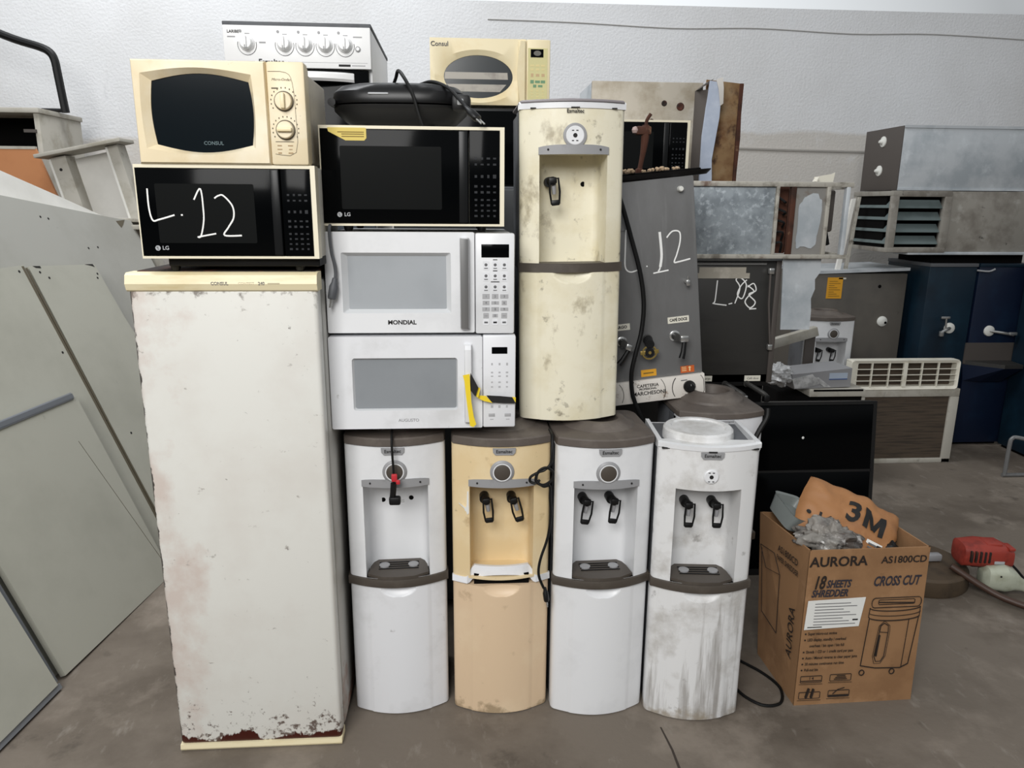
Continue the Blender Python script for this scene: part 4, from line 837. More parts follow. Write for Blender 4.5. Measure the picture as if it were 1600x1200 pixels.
for x in (.07, .165, .26):
    mb = MB(); mb.lathe([(.014, 0), (.014, .005)], m_dsteel, 14, (x, .0, .856), 'y'); mb.tube([(x, .0, .856), (x + .012, -.03, .852), (x + .045, -.07, .832), (x + .06, -.075, .82)], .011, m_dsteel, 10, 3); f_ = mb.build('tap', t)
    mb = MB(); mb.box(x + .048, x + .072, -.088, -.065, .795, .825, m_chrome if x < .2 else m_black, .004); mb.build('nozzle', f_)

# ---------------------------------------------------------------- thin black glass panel leaning behind the carton
t = thing('black_glass_panel', 'thin glossy black two-section panel leaning back behind the cardboard box', 'cabinet', (1.215, 2.90, 0), (R(-7), 0, 0))
mb = MB(); mb.box(.0, .60, .012, .06, .0, .775, m_black, .004); mb.build('backing', t)
for z0, z1 in ((.475, .762), (.03, .465)):
    mb = MB(); mb.box(.012, .582, .0, .014, z0, z1, m_gloss, .003); mb.build('glass_section', t)
mb = MB(); mb.frame([(0, .0), (.60, .0), (.60, .778), (0, .778)], [(.012, .03), (.583, .03), (.583, .764), (.012, .764)], .002, .02, M('black_frame', (18, 18, 18), .4)); mb.box(.01, .588, .002, .02, .464, .476, M('black_frame', (0, 0, 0))); mb.build('frame', t)
mb = MB(); mb.lathe([(.006, 0), (.004, .001)], m_paper, 8, (.27, -.0006, .62), 'y'); mb.lathe([(.004, 0), (.003, .001)], m_paper, 8, (.44, -.0006, .39), 'y'); mb.build('paint_spot', t)

# ---------------------------------------------------------------- right background
t = thing('evaporative_cooler', 'old cooler with brown coil face below the white grille', 'air conditioner', (2.44, 4.3, 0))
mb = MB(); mb.box(.05, .68, .02, .29, .0, .475, m_oldgrey, .004); mb.build('casing', t)
mb = MB(); mb.box(.06, .635, .0, .03, .03, .44, m_coil); mb.build('coil', t)
for x0, x1, z0, z1 in ((.04, .69, .44, .49), (.63, .69, .0, .44), (.04, .075, .0, .44), (.04, .69, .0, .03)):
    mb = MB(); mb.box(x0, x1, -.012, .03, z0, z1, m_dusty, .004); mb.build('frame_board', t)
t = thing('air_conditioner_grille', 'cream white plastic air conditioner front grille with square louvres', 'air conditioner grille', (2.40, 4.28, .4905))
mb = MB(); mb.frame(rrect(0, .70, 0, .185, .02, 4), rrect(.045, .682, .018, .166, .008, 4), .0, .07, m_grille, .01); mb.box(.0, .70, .01, .075, .170, .184, m_grille, .006); mb.box(.02, .68, .055, .065, .01, .17, m_coil); mb.build('frame', t)
for k in range(3): mb = MB(); mb.box(.04, .685, .004, .016, .053 + .037 * k, .0565 + .037 * k, m_grille); mb.build('slat', t)
for k, x in enumerate((.135, .246, .350, .458, .564)): mb = MB(); q = .012 if k == 2 else .003; mb.box(x - q, x + q, .002, .018, .016, .168, m_grille); mb.build('slat', t)
t = thing('low_air_conditioner', 'low flat casing with wooden edge under the plastic-wrapped grey box', 'air conditioner', (1.84, 3.93, 0))
mb = MB(); mb.box(0, .45, .01, .34, .0, .545, m_void, .004); mb.build('casing', t)
mb = MB(); mb.box(.13, .455, -.01, .35, .545, .588, m_dusty, .004); mb.box(.15, .44, -.014, -.008, .578, .588, m_void); mb.build('top_board', t)
t = thing('wrapped_box', 'grey electronic box in torn clear plastic beside the white grille', 'box', (1.86, 3.93, .5895), (0, 0, .06))
mb = MB(); mb.loft([[(.02, .0, .0), (.36, .0, .006), (.36, .0, .115), (.0, .0, .085)], [(.02, .2, .0), (.36, .2, .006), (.36, .2, .115), (.0, .2, .085)]], M('slate_grey_case', (142, 142, 144), .5)); mb.build('case', t)
mb = MB(); mb.box(.225, .335, -.002, .0, .055, .088, M('pale_blue_label', (170, 182, 198), .5)); mb.box(.225, .335, -.0026, -.001, .05, .056, M('blue_stripe', (70, 92, 140), .5)); mb.build('label', t)
def crumple(mb, cx, cy, cz, rx, ry, rz_, m, n=22, amp=.35, fr=2.4, seed=0):
    vs = []; fs = []
    for i in range(n + 1):
        for j in range(2 * n):
            th = math.pi * i / n; ph = math.pi * j / n
            d = Vector((math.sin(th) * math.cos(ph), math.sin(th) * math.sin(ph), math.cos(th)))
            k = 1 + amp * (noise.noise(d * fr + Vector((seed, 0, 0))) + .5 * noise.noise(d * fr * 2.7 + Vector((seed, 5, 0))) - .35 * abs(noise.noise(d * fr * 4.5)))
            vs.append((cx + d.x * rx * k, cy + d.y * ry * k, cz + d.z * rz_ * k))
    for i in range(n):
        for j in range(2 * n):
            a = i * 2 * n + j; b_ = i * 2 * n + (j + 1) % (2 * n); fs.append((a, b_, b_ + 2 * n, a + 2 * n))
    mb.add(vs, fs, m)
wrap = M('torn_clear_wrap', (206, 206, 206), .3, dirt=[D((150, 150, 150), 14, .45, .6, .9)], alpha=.9)
mb = MB(); crumple(mb, -.045, .06, .07, .075, .07, .06, wrap, seed=2); mb.prism([(.0, .06), (.12, .085), (.17, .03), (.1, .01), (.02, .004)], -.006, -.003, wrap); mb.prism([(.12, .07), (.16, .065), (.24, .008), (.2, .008)], -.004, -.002, wrap); mb.build('plastic_wrap', t)
t = thing('steel_bracket', 'bent grey metal bracket standing behind the plastic-wrapped box', 'bracket', (2.02, 4.18, .5885), (0, 0, 0))
mb = MB(); mb.box(.02, .08, .0, .02, .0, .30, m_flange, .003); mb.build('post', t)
mb = MB(); mb.T = Matrix.Translation((.08, 0, .30)) @ Matrix.Rotation(R(16), 4, 'Y').inverted(); mb.box(-.28, .0, -.02, .03, -.035, .02, m_dusty, .003); mb.build('arm', t)

dsmall = dup(d3, (2.31, 4.42, 0), (0, 0, -.05), 'small far white dispenser beside the cooler with the amber label')

t = thing('steel_water_cooler', 'grey steel water cooler with amber label and white disc knob', 'water cooler', (2.305, 4.76, 0))
mb = MB(); mb.box(0, .675, .0, .5, .0, 1.165, m_cool, .004); mb.build('body', t)
mb = MB(); mb.loft([[(-.005, -.012, 1.162), (.68, -.012, 1.186), (.68, -.012, 1.206), (-.005, -.012, 1.182)], [(-.005, .5, 1.162), (.68, .5, 1.186), (.68, .5, 1.206), (-.005, .5, 1.182)]], m_galv2); mb.build('top_rim', t)
mb = MB(); mb.T = Matrix.Translation((.05, 0, 0)); mb.box(.075, .18, -.003, .0, 1.0, 1.14, m_label_y)
for k in range(8): mb.box(.088, .165 - .02 * (k % 3), -.004, -.002, 1.015 + .014 * k, 1.018 + .014 * k, M('sticker_print', (0, 0, 0)))
mb.build('label', t)
mb = MB(); mb.box(.20, .25, -.003, 0, 1.128, 1.138, m_label_w); mb.build('label', t)
mb = MB(); mb.lathe([(.035, 0), (.034, .008), (.02, .016), (.01, .018)], m_knobwhite, 24, (.535, 0, .845), 'y'); mb.lathe([(.009, .014), (.008, .022)], m_void, 12, (.55, 0, .838), 'y'); mb.build('knob', t)
mb = MB(); mb.lathe([(.012, 0), (.01, .003)], m_void, 10, (.31, 0, .85), 'y'); mb.lathe([(.012, 0), (.01, .003)], m_void, 10, (.49, 0, 1.08), 'y'); mb.build('bolt_hole', t)

def blue_cooler(label, x, y, m, w_, kind):
    t = thing('drinking_fountain', label, 'water cooler', (x, y, 0), (0, 0, 0), 'blue water coolers')
    mb = MB(); mb.box(0, w_, .0, .48, .02, 1.235, m, .006)
    if kind != 1: mb.box(.01, w_ - .01, -.004, .0, .04, .56, m_navy, .002)
    mb.box(.02, w_ - .02, .03, .46, .0, .03, m_void); mb.build('cabinet', t)
    mb = MB(); mb.box(-.002, w_ + .002, -.008, .485, 1.222, 1.245, m_greyside if kind == 0 else m_blue, .003); mb.build('top_rim', t)
    if kind < 2:
        mb = MB(); cx = .19 if kind == 0 else .13; z = .82 if kind == 0 else .80
        mb.lathe([(.036, 0), (.034, .010), (.02, .016)], m_knobwhite, 22, (cx, 0, z), 'y'); mb.build('faucet_plate', t)
        mb = MB()
        if kind == 0: mb.tube([(cx, -.01, z), (cx - .04, -.05, z + .005), (cx - .09, -.06, z - .02)], .010, m_chrome, 8, 3); mb.box(cx - .10, cx - .075, -.07, -.05, z - .045, z - .01, m_chrome, .004); mb.cyl((cx - .06, -.055, z), (cx - .065, -.055, z + .075), .006, m_chrome, 8); mb.box(cx - .10, cx - .04, -.06, -.05, z + .07, z + .085, m_chrome, .003)
        else: mb.tube([(cx, -.01, z), (cx + .06, -.05, z - .005), (cx + .13, -.06, z - .018)], .009, m_chrome, 8, 3); mb.box(cx + .1, cx + .15, -.07, -.05, z - .02, z, m_chrome, .003)
        mb.build('faucet', t)
    if kind == 1:
        mb = MB(); mb.prismz([(-.02, .0), (w_ - .04, .0), (w_ - .06, -.16), (.16, -.16)], .575, .60, m_dsteel); mb.box(-.02, w_ - .03, -.01, .0, .58, .72, m_flange); mb.loft([[(-.02, 0, .575), (w_ - .04, 0, .575), (w_ - .06, -.16, .575), (.16, -.16, .575)], [(.0, 0, .46), (w_ - .1, 0, .46), (w_ - .1, -.03, .46), (.1, -.03, .46)]], m_navy); mb.build('basin', t)
        mb = MB(); mb.tube([(-.02, -.005, 1.20), (.05, -.02, 1.195), (.09, -.02, 1.21)], .006, m_silver, 6, 3); mb.build('hook', t)
    return t
blue_cooler('dark blue-green water cooler with white tap plate, left of the navy one', 3.035, 4.62, m_blue, .325, 0)
blue_cooler('navy water cooler with steel basin under its tap', 3.375, 4.62, m_navy, .345, 1)
blue_cooler('blue cabinet cut off by the right edge of the photo', 3.68, 4.12, m_blue, .4, 2)

t = thing('galvanised_box', 'long galvanised metal box with two white discs on its end, topmost right', 'metal box', (2.735, 4.6, 1.70), (0, 0, 0))
mb = MB(); mb.box(0, .95, 0, .43, 0, .385, m_galv2, .004); mb.box(.0, .95, -.006, .004, .372, .388, m_galv2); mb.box(.0, .95, -.006, .004, .0, .012, m_galv2); mb.build('casing', t)
mb = MB(); mb.box(-.006, .0, .0, .43, .0, .385, m_flange, .001); mb.build('end_plate', t)
for z, y_ in ((.305, .21), (.125, .22)):
    k = MB(); k.T = Matrix.Translation((-.006, y_, z)) @ Matrix.Rotation(R(-90), 4, 'Z'); k.lathe([(.034, 0), (.033, .006), (.018, .012), (.008, .03)], m_knobwhite, 20, (0, 0, 0), 'y'); k.build('disc', t)
t = thing('louvred_air_conditioner', 'stained grey air conditioner body with slatted louvre under the galvanised box', 'air conditioner', (2.69, 4.56, 1.245), (0, 0, 0))
mb = MB(); mb.box(.37, .98, .01, .46, .075, .45, m_oldgrey, .004); mb.box(.01, .37, .08, .46, .075, .45, m_void); mb.build('casing', t)
mb = MB(); mb.box(.36, .98, .08, .45, .0, .058, m_void); mb.box(.14, .98, -.006, .46, .058, .076, m_galv2, .003); mb.build('base_rail_and_gap_shade', t)  # set-back black box puts the shade of the gap below the rail into colour
for (x0, x1, y0, y1, z0, z1) in ((-.006, .38, -.012, .02, .415, .452), (-.006, .38, -.012, .02, .072, .105), (-.006, .04, -.012, .02, .1, .42), (.335, .385, -.012, .02, .1, .42), (-.008, .02, .0, .46, .42, .45), (-.008, .02, .0, .46, .072, .1), (-.008, .02, .42, .46, .1, .42)):
    mb = MB(); mb.box(x0, x1, y0, y1, z0, z1, m_oldgrey, .004); mb.build('frame_board', t)
for k in range(4):
    z = .125 + .074 * k
    mb = MB(); mb.loft([[(.04, .002, z), (.04, .006, z - .003), (.04, .05, z + .045), (.04, .046, z + .05)], [(.335, .002, z), (.335, .006, z - .003), (.335, .05, z + .045), (.335, .046, z + .05)]], m_teal); mb.build('louvre_slat', t)
    mb = MB(); mb.loft([[(-.004, .02, z), (.0, .02, z - .003), (.04, .02, z + .045), (.036, .02, z + .05)], [(-.004, .42, z), (.0, .42, z - .003), (.04, .42, z + .045), (.036, .42, z + .05)]], m_teal); mb.build('louvre_slat', t)
t = thing('leaning_frame', 'narrow cream wooden strips leaning beside the slatted air conditioner', 'boards', (2.5, 4.8, 1.185))
mb = MB(); mb.loft([[(.0, 0, .0), (.03, 0, .0), (.03, .02, .0), (.0, .02, .0)], [(.075, .03, .46), (.10, .03, .465), (.10, .05, .465), (.075, .05, .46)]], m_mela3); mb.build('board', t)
mb = MB(); mb.loft([[(.06, 0, .0), (.08, 0, .0), (.08, .02, .0), (.06, .02, .0)], [(.12, .03, .475), (.135, .03, .475), (.135, .05, .475), (.12, .05, .475)]], m_oldframe); mb.build('board', t)
t = thing('tubular_chair_frame', 'bare grey steel tube frame on the floor at the far right', 'chair frame', (3.3, 4.02, 0))
mb = MB(); mb.tube([(.0, .0, .012), (.0, .0, .2), (.01, .0, .245), (.04, -.02, .255), (.12, -.16, .25), (.2, -.3, .235)], .012, m_steel, 8, 5); mb.build('tube', t)
mb = MB(); mb.tube([(-.015, .0, .012), (.22, .0, .012)], .012, m_steel, 8); mb.tube([(.2, -.3, .235), (.21, -.31, .2), (.21, -.31, .005)], .012, m_steel, 8, 3); mb.build('leg', t)
# ---------------------------------------------------------------- cardboard box and what is in it
t = thing('cardboard_box', 'open brown shredder carton printed AURORA on the concrete floor', 'box', (1.08, 2.036, 0), (0, 0, .02))
w_, d_, h_ = .402, .29, .558
mb = MB(); mb.box(0, w_, 0, d_, .0, .006, m_card)
def wall(p0, p1, q0, q1, m=m_card):
    n_ = Vector((-(p1[1] - p0[1]), p1[0] - p0[0])).normalized() * .005
    mb.loft([[(p0[0], p0[1], 0), (p1[0], p1[1], 0), (p1[0] + n_.x, p1[1] + n_.y, 0), (p0[0] + n_.x, p0[1] + n_.y, 0)], [(q0[0], q0[1], h_), (q1[0], q1[1], h_), (q1[0] + n_.x, q1[1] + n_.y, h_), (q0[0] + n_.x, q0[1] + n_.y, h_)]], m)
fl = [(0, 0), (w_ + .004, 0), (w_, d_), (0, d_)]; tl = [(-.004, -.004), (w_ - .012, -.006), (w_ - .03, d_ - .05), (-.035, d_ + .01)]
for i in range(4): wall(fl[i], fl[(i + 1) % 4], tl[i], tl[(i + 1) % 4])
mb.build('carton', t)
Y = -.007
mb = MB()
mb.box(.395, .3965, 0, .001, .0, .01, m_card)
mb.text('AURORA', .046, .092, Y, .518, m_cardink, bold=.026, sx=1.0); mb.text('AS1800CD', .033, .308, Y, .518, m_cardink, bold=.022)
mb.text('18', .062, .016, Y, .446, m_cardink, 'LEFT', bold=.03, shear=.25, sx=.62); mb.text('SHEETS', .036, .060, Y, .441, m_cardink2, 'LEFT', bold=.035, shear=.25, sx=.68); mb.text('SHREDDER', .034, .014, Y, .409, m_cardink2, 'LEFT', bold=.035, shear=.25, sx=.72)
mb.text('CROSS CUT', .046, .292, Y, .444, m_cardink2, bold=.03, shear=.25, sx=.63)
for i, s_ in enumerate(('Super micro-cut engine', 'LED display, standby / overload', '   overheat / bin open / bin full', 'Shreds 1 CD or 1 credit card per pass', 'Auto / Manual reverse to clear paper jams', '30 minutes continuous run time', 'Pull-out bin')):
    mb.text(s_, .0142, .018, Y, .268 - .022 * i, m_cardink, 'LEFT', bold=.02, sx=.72)
    if i != 2: mb.lathe([(.003, 0), (.003, .0006)], m_cardink, 8, (.010, Y, .268 - .022 * i), 'y')
def ln(p, r=.0011): mb.tube([(x, Y, z) for x, z in p], r, m_cardink, 4)
sx0 = .205
S_ = lambda p: [(sx0 + a * .185, .115 + b_ * .275) for a, b_ in p]
ell = lambda cx, cz, rx, rz_, a0=0, a1=360, n=28: [(cx + rx * math.cos(R(a0 + (a1 - a0) * i / n)), cz + rz_ * math.sin(R(a0 + (a1 - a0) * i / n))) for i in range(n + 1)]
ln(S_(rrect(.08, .98, .86, .985, .06)) + S_(rrect(.08, .98, .86, .985, .06))[:1], .0014); ln(S_(rrect(.2, .86, .9, .96, .02)) + S_(rrect(.2, .86, .9, .96, .02))[:1]); ln(S_([(.2, .93), (.86, .91)]), .002)
ln(S_(ell(.52, .86, .46, .05, 180, 360)), .0016); ln(S_(ell(.52, .80, .47, .055, 180, 360)), .0012); ln(S_(ell(.52, .74, .46, .055, 180, 360)), .0018); ln(S_([(.06, .86), (.05, .74)])); ln(S_([(.98, .86), (.98, .74)]))
ln(S_([(.07, .72), (.02, .10)]), .0014); ln(S_([(.97, .72), (.9, .10)]), .0014); ln(S_([(.80, .69), (.78, .06)])); ln(S_([(.02, .10), (.3, .06), (.76, .05), (.9, .10)]), .0018)
for k in (0, .028): ln(S_([(.29 - k, .55), (.30 - k, .62), (.36, .655 + k), (.44 + k, .62), (.45 + k, .55), (.43 + k, .22), (.38, .15 - k), (.29 - k, .15 - k), (.25 - k, .22), (.29 - k, .55)]), .0016 if k == 0 else .0009)
ln(S_([(.29, .54), (.44, .53)])); ln(S_([(.28, .22), (.3, .5)]), .003)
for a in (.06, .62): ln(S_(ell(a, .005, .045, .035)), .0018)
for cx, cz in ((.046, .100), (.146, .102), (.046, .040), (.146, .042)):
    q = rrect(cx - .036, cx + .036, cz - .011, cz + .013, .002, 1); ln(q + q[:1], .0012); ln([(cx - .04, cz - .017), (cx + .04, cz - .018)], .0007)
    if cz < .07 and cx < .1: ln([(cx - .012, cz - .008), (cx - .004, cz + .026)], .004); ln([(cx + .006, cz - .008), (cx + .012, cz + .024)], .004)
    elif cz < .07: ln([(cx - .02, cz), (cx - .004, cz + .016), (cx + .018, cz + .022)], .0014); mb.box(cx - .034, cx + .034, Y - .0008, Y, cz - .009, cz - .003, m_cardink)
    elif cx < .1: mb.text('1 4', .013, cx, Y, cz + .004, m_cardink, bold=.03); ln([(cx - .034, cz - .005), (cx + .034, cz - .005)], .0014)
    else:
        for k in range(3): mb.box(cx - .022 + .004 * k, cx + .022 - .003 * k, Y - .0008, Y, cz - .006 + .006 * k, cz - .003 + .006 * k, m_cardink)
mb.build('print', t)
mb = MB(); mb.prism([(.006, .386), (.196, .392), (.184, .29), (.002, .284)], Y - .0015, Y, m_paper)
for k in range(8): mb.box(.03, .17 - .022 * (k * 7 % 3), Y - .0022, Y - .001, .300 + .0105 * k, .3022 + .0105 * k, m_inkgrey)
mb.box(.012, .06, Y - .0022, Y - .001, .291, .294, m_ink); mb.box(.16, .178, Y - .0022, Y - .001, .312, .317, m_ink); mb.build('paper_label', t)
mb = MB()                                                     # print on the left side
mb.T = Matrix(((0, -.0, 0, 0), (0, 0, 0, 0), (0, 0, 0, 0), (0, 0, 0, 1)))
def side(a, z): f_ = z / h_; return (-.0075 - .004 * f_ - .031 * f_ * max(0, (d_ - a)) * 0 - (.035 * (a / d_)) * f_, a, z)
def sfn(a0, z0, s=1): return lambda x, y: side(a0 - x, z0 + y)
mb.T = Matrix.Identity(4)
mb.text('AS1800CD', .032, 0, 0, 0, m_cardink, bold=.016, sx=.8, fn=sfn(.10, .49)); mb.text('PAPER SHREDDER', .026, 0, 0, 0, m_cardink, bold=.02, sx=.62, fn=sfn(.10, .455))
for P in ([(.27, .45), (.18, .46), (.14, .40), (.23, .38), (.27, .45)], [(.26, .44), (.25, .2)], [(.14, .40), (.14, .18)], [(.25, .2), (.14, .18)]): mb.tube([side(a, z) for a, z in P], .0012, m_cardink, 4)
mb.text('AURORA', .05, 0, 0, 0, m_cardink, bold=.01, sx=.9, fn=lambda x, y: side(.05 + y, .24 + x))
mb.build('side_print', t)

# kraft parts bag
t = thing('parts_bag', 'brown kraft bag printed 3M in the cardboard box', 'bag', (1.272, 2.19, .572), (0, 0, 0))
Mx = Matrix.Rotation(R(50), 4, 'X') @ Matrix.Rotation(R(-30), 4, 'Z')
def pil(u, v, s):                                            # u, v in -1..1
    e = max(0, (1 - abs(u) ** 3.0)) ** .5 * max(0, (1 - abs(v) ** 3.0)) ** .5
    q = Vector((u * .165 * (1 - .06 * v * v), v * .115 * (1 - .08 * u * u) + .012 * noise.noise(Vector((u * 3, 1, 0))), 0))
    q.z = s * (.045 * e) + .012 * noise.noise(Vector((u * 2.2, v * 2.2, 3))) + .004 * noise.noise(Vector((u * 5, v * 5, 1)))
    return Mx @ q
mb = MB(); n = 30
for s_ in (1, -1):
    mb.add([pil(-1 + 2 * i / n, -1 + 2 * j / n, s_) for i in range(n + 1) for j in range(n + 1)], [(i * (n + 1) + j, (i + 1) * (n + 1) + j, (i + 1) * (n + 1) + j + 1, i * (n + 1) + j + 1) for i in range(n) for j in range(n)], m_kraft)
mb.build('bag', t, 60)
def onbag(u0, v0): return lambda x, y: pil(u0 + x / .165, v0 + y / .115, 1) + Mx.to_3x3() @ Vector((0, 0, .0042))
mb = MB(); mb.text('3', .1, 0, 0, 0, m_ink, bold=.03, sx=1.0, fn=onbag(-.02, .22))
for (a0, b0), (a1, b1), hw in (((0, -.036), (0, .036), .0085), ((.058, -.036), (.058, .036), .0085), ((.004, .033), (.029, -.026), .0075), ((.054, .033), (.029, -.026), .0075)):
    F = onbag(.24, .22); n_ = 10; L = ((a1 - a0) ** 2 + (b1 - b0) ** 2) ** .5; px, py = -(b1 - b0) / L * hw, (a1 - a0) / L * hw
    vs = [F(a0 + (a1 - a0) * k / n_ + px * q, b0 + (b1 - b0) * k / n_ + py * q) for k in range(n_ + 1) for q in (-1, 0, 1)]
    mb.add(vs, [(3 * k + j, 3 * k + j + 1, 3 * k + j + 4, 3 * k + j + 3) for k in range(n_) for j in (0, 1)], m_ink)
mb.text('• 14', .05, 0, 0, 0, m_ink, bold=.03, fn=onbag(-.62, -.36)); mb.build('print', t)
mb = MB()
mb.add([onbag(.52, -.62)(a, b_) for a, b_ in ((-.025, -.038), (.03, -.038), (.03, .035), (-.025, .035))], [(0, 1, 2, 3)], m_paper)
for k in range(5): mb.add([onbag(.52, -.62)(a, b_) + Mx.to_3x3() @ Vector((0, 0, .001)) for a, b_ in ((-.018, -.03 + .013 * k), (.008 + .004 * (k % 3), -.03 + .013 * k), (.008 + .004 * (k % 3), -.024 + .013 * k), (-.018, -.024 + .013 * k))], [(0, 1, 2, 3)], m_inkgrey)
mb.add([onbag(.52, -.62)(a, b_) + Mx.to_3x3() @ Vector((0, 0, .001)) for a, b_ in ((.012, .02), (.028, .02), (.028, .03), (.012, .03))], [(0, 1, 2, 3)], m_ink)
mb.build('paper_label', t)
# clear bag with dark contents
t = thing('plastic_bag', 'crumpled clear plastic bag over the front of the cardboard box', 'bag', (1.172, 2.115, .556), (0, .2, 0))
mb = MB(); crumple(mb, .0, .0, .0, .10, .07, .055, m_clear, 34, .5, 1.5, 4); mb.build('bag', t, 70)
mb = MB(); crumple(mb, .0, .005, -.012, .05, .035, .025, m_black, 14, .3, 2, 8); mb.build('contents', t)
t = thing('grey_tray', 'small grey plastic tray at the left end of the cardboard box', 'tray', (1.115, 2.25, .585), (.35, .35, .3))
mb = MB(); g_ = M('grey_green_plastic', (128, 134, 132), .4)
mb.loft([rloop(.05, .06, -.03, p=6), rloop(.062, .072, .028, p=6), rloop(.064, .074, .03, p=6), rloop(.056, .066, .026, p=6), rloop(.044, .054, .0, p=6)], g_); mb.build('tray', t)
t = thing('pale_packet', 'pale green packet beside the kraft bag in the carton', 'packet', (1.39, 2.235, .575), (.5, .5, .3))
mb = MB(); mb.box(-.04, .04, -.05, .05, -.012, .012, M('pale_green_packet', (168, 182, 162), .5), .006); mb.build('packet', t)
t = thing('black_part', 'black plastic part at the right end inside the cardboard box', 'plastic part', (1.385, 2.14, .50), (.1, .2, .2))
mb = MB(); crumple(mb, 0, 0, 0, .05, .055, .04, m_black, 14, .3, 2, 3); mb.build('part', t)
t = thing('packing_fill', 'dark clutter filling the carton beneath the bags', 'clutter', (1.26, 2.17, .26)); t['kind'] = 'stuff'
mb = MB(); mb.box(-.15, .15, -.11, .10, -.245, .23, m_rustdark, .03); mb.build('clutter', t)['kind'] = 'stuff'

# ---------------------------------------------------------------- brush cutter, disc, cable on the floor
t = thing('floor_cable', 'black cable loop lying on the floor beside the cardboard box', 'cable', (.95, 2.1, .0))
mb = MB(); mb.tube([(-.03, .28, .006), (.04, .18, .006), (.095, .10, .006), (.12, .02, .006), (.09, -.055, .006), (.03, -.065, .006), (-.015, -.02, .006), (-.035, .04, .006)], .005, m_rubber, 8, 6); mb.build('cable', t)
t = thing('parasol_base', 'round dark brown base on the floor right of the carton', 'base', (2.01, 2.86, 0))
mb = MB(); mb.lathe([(.20, 0), (.205, .01), (.20, .07), (.19, .08), (.0, .082)], m_brownmetal, 48); mb.build('disc', t)
mb = MB(); mb.T = Matrix.Translation((-.04, -.02, .1)); mb.lathe([(.055, -.02), (.06, .015), (.035, .04), (.026, .042), (.02, .02)], m_greypl, 24, (0, 0, 0)); mb.box(.03, .13, -.018, .018, -.016, .016, m_greypl, .008); mb.build('clamp', t)
t = thing('brush_cutter', 'red and white brush cutter motor with brown shaft on the floor', 'brush cutter', (2.245, 2.76, .0), (0, 0, R(-8)))
t.scale = (.82, .82, .82)
def hull(mb, L, m): mb.loft(L, m)
mb = MB(); sec = lambda x, ys, zs, y0=0, z0=0, p=3.5: [(x, y0 + ys * math.copysign(abs(math.cos(a)) ** (2 / p), math.cos(a)), z0 + zs * math.copysign(abs(math.sin(a)) ** (2 / p), math.sin(a))) for a in [2 * math.pi * i / 24 for i in range(24)]]
mb.loft([sec(-.15, .05, .04, .0, .19), sec(-.14, .07, .06, .0, .19), sec(-.05, .085, .065, 0, .195), sec(.06, .08, .058, 0, .195), sec(.11, .06, .05, 0, .18), sec(.125, .03, .03, 0, .17)], m_red); mb.box(-.03, .05, -.05, .04, .245, .262, m_red, .008)
for k in range(5): mb.box(-.12 + .022 * k, -.11 + .022 * k, -.088, -.07, .17, .23, m_rustdark, .002)
mb.box(.07, .10, -.075, .0, .235, .25, m_red, .004); mb.box(-.1, .0, -.06, .05, .13, .16, m_rustdark, .01); mb.build('motor_cover', t)
mb = MB(); mb.box(.0, .05, -.085, -.078, .165, .18, m_silver, .001); mb.build('badge', t)
mb = MB(); mb.T = Matrix.Translation((.05, -.07, .095)); mb.loft([sec(-.10, .03, .03), sec(-.085, .06, .06), sec(.0, .075, .07), sec(.05, .06, .055, 0, -.008), sec(.09, .04, .035, -.01, -.03), sec(.12, .032, .03, -.015, -.045)], m_tank); mb.lathe([(.005, .07), (.004, .073)], m_ink, 8, (-.04, 0, .03), 'y'); mb.build('fuel_tank', t)
mb = MB(); mb.T = Matrix.Translation((.17, -.085, .05)) @ Matrix.Rotation(R(90), 4, 'Y'); mb.lathe([(.030, -.01), (.034, 0), (.034, .02), (.028, .03)], m_silver, 20); mb.lathe([(.036, .004), (.036, .012)], m_ink, 20, cap0=False, cap1=False); mb.build('tank_cap', t)
mb = MB(); mb.tube([(-.20, -.06, .135), (-.06, -.15, .06), (.05, -.23, .03), (.30, -.42, .018)], .017, m_pole, 12, 4); mb.build('shaft', t)
mb = MB(); mb.tube([(.10, -.03, .16), (.15, -.04, .11), (.20, -.06, .05)], .006, m_rubber, 8, 4); mb.build('fuel_hose', t)
mb = MB(); mb.box(.0, .10, -.03, .05, .0, .14, m_rustdark, .02); mb.build('engine_block', t)

# ---------------------------------------------------------------- dismantled panels and furniture at the left
B0 = Vector((-1.368, 2.323, 0)); DD = Vector((.10686, .99427, 0)); LN = R(21.8)
UP = Vector((-.99427 * math.sin(LN), .10686 * math.sin(LN), math.cos(LN))); NN = DD.cross(UP).normalized()
if NN.x < 0: NN = -NN
LM = Matrix(((DD.x, UP.x, NN.x, B0.x), (DD.y, UP.y, NN.y, B0.y), (DD.z, UP.z, NN.z, B0.z), (0, 0, 0, 1)))
def lean(name, label, poly, off, th, m, em=m_edge):
    o = thing(name, label, 'panel', (0, 0, 0)); o.matrix_world = LM @ Matrix.Translation((0, 0, -off))
    mb = MB(); mb.loft([[(u_, v_, -th) for u_, v_ in poly], [(u_, v_, 0) for u_, v_ in poly]], m); mb.build('board', o)
    return o
p1 = lean('melamine_panel', 'large grey leaning panel with aluminium channel on its top edge', [(0, .012), (.74, .0), (.74, .868), (-.35, .838), (-.35, .75), (0, .012)][0:3] + [(0, .862)], 0, .02, m_mela)
mb = MB(); mb.box(-.02, .715, .862, .892, -.024, .006, m_alu, .002); mb.box(-.02, .715, .868, .886, .005, .008, M('channel_groove', (108, 112, 118), .5)); mb.build('edge_channel', p1)
mb = MB(); mb.prismz([(.62, .70), (.622, .70), (.735, .04), (.733, .04)], 0, .0006, m_edge); mb.build('seam', p1)
p0 = lean('melamine_panel', 'grey panel leaning at the lower left corner of the photo', [(-.9, .02), (-.075, .02), (-.09, .92), (-.9, .92)], -.03, .02, m_mela)
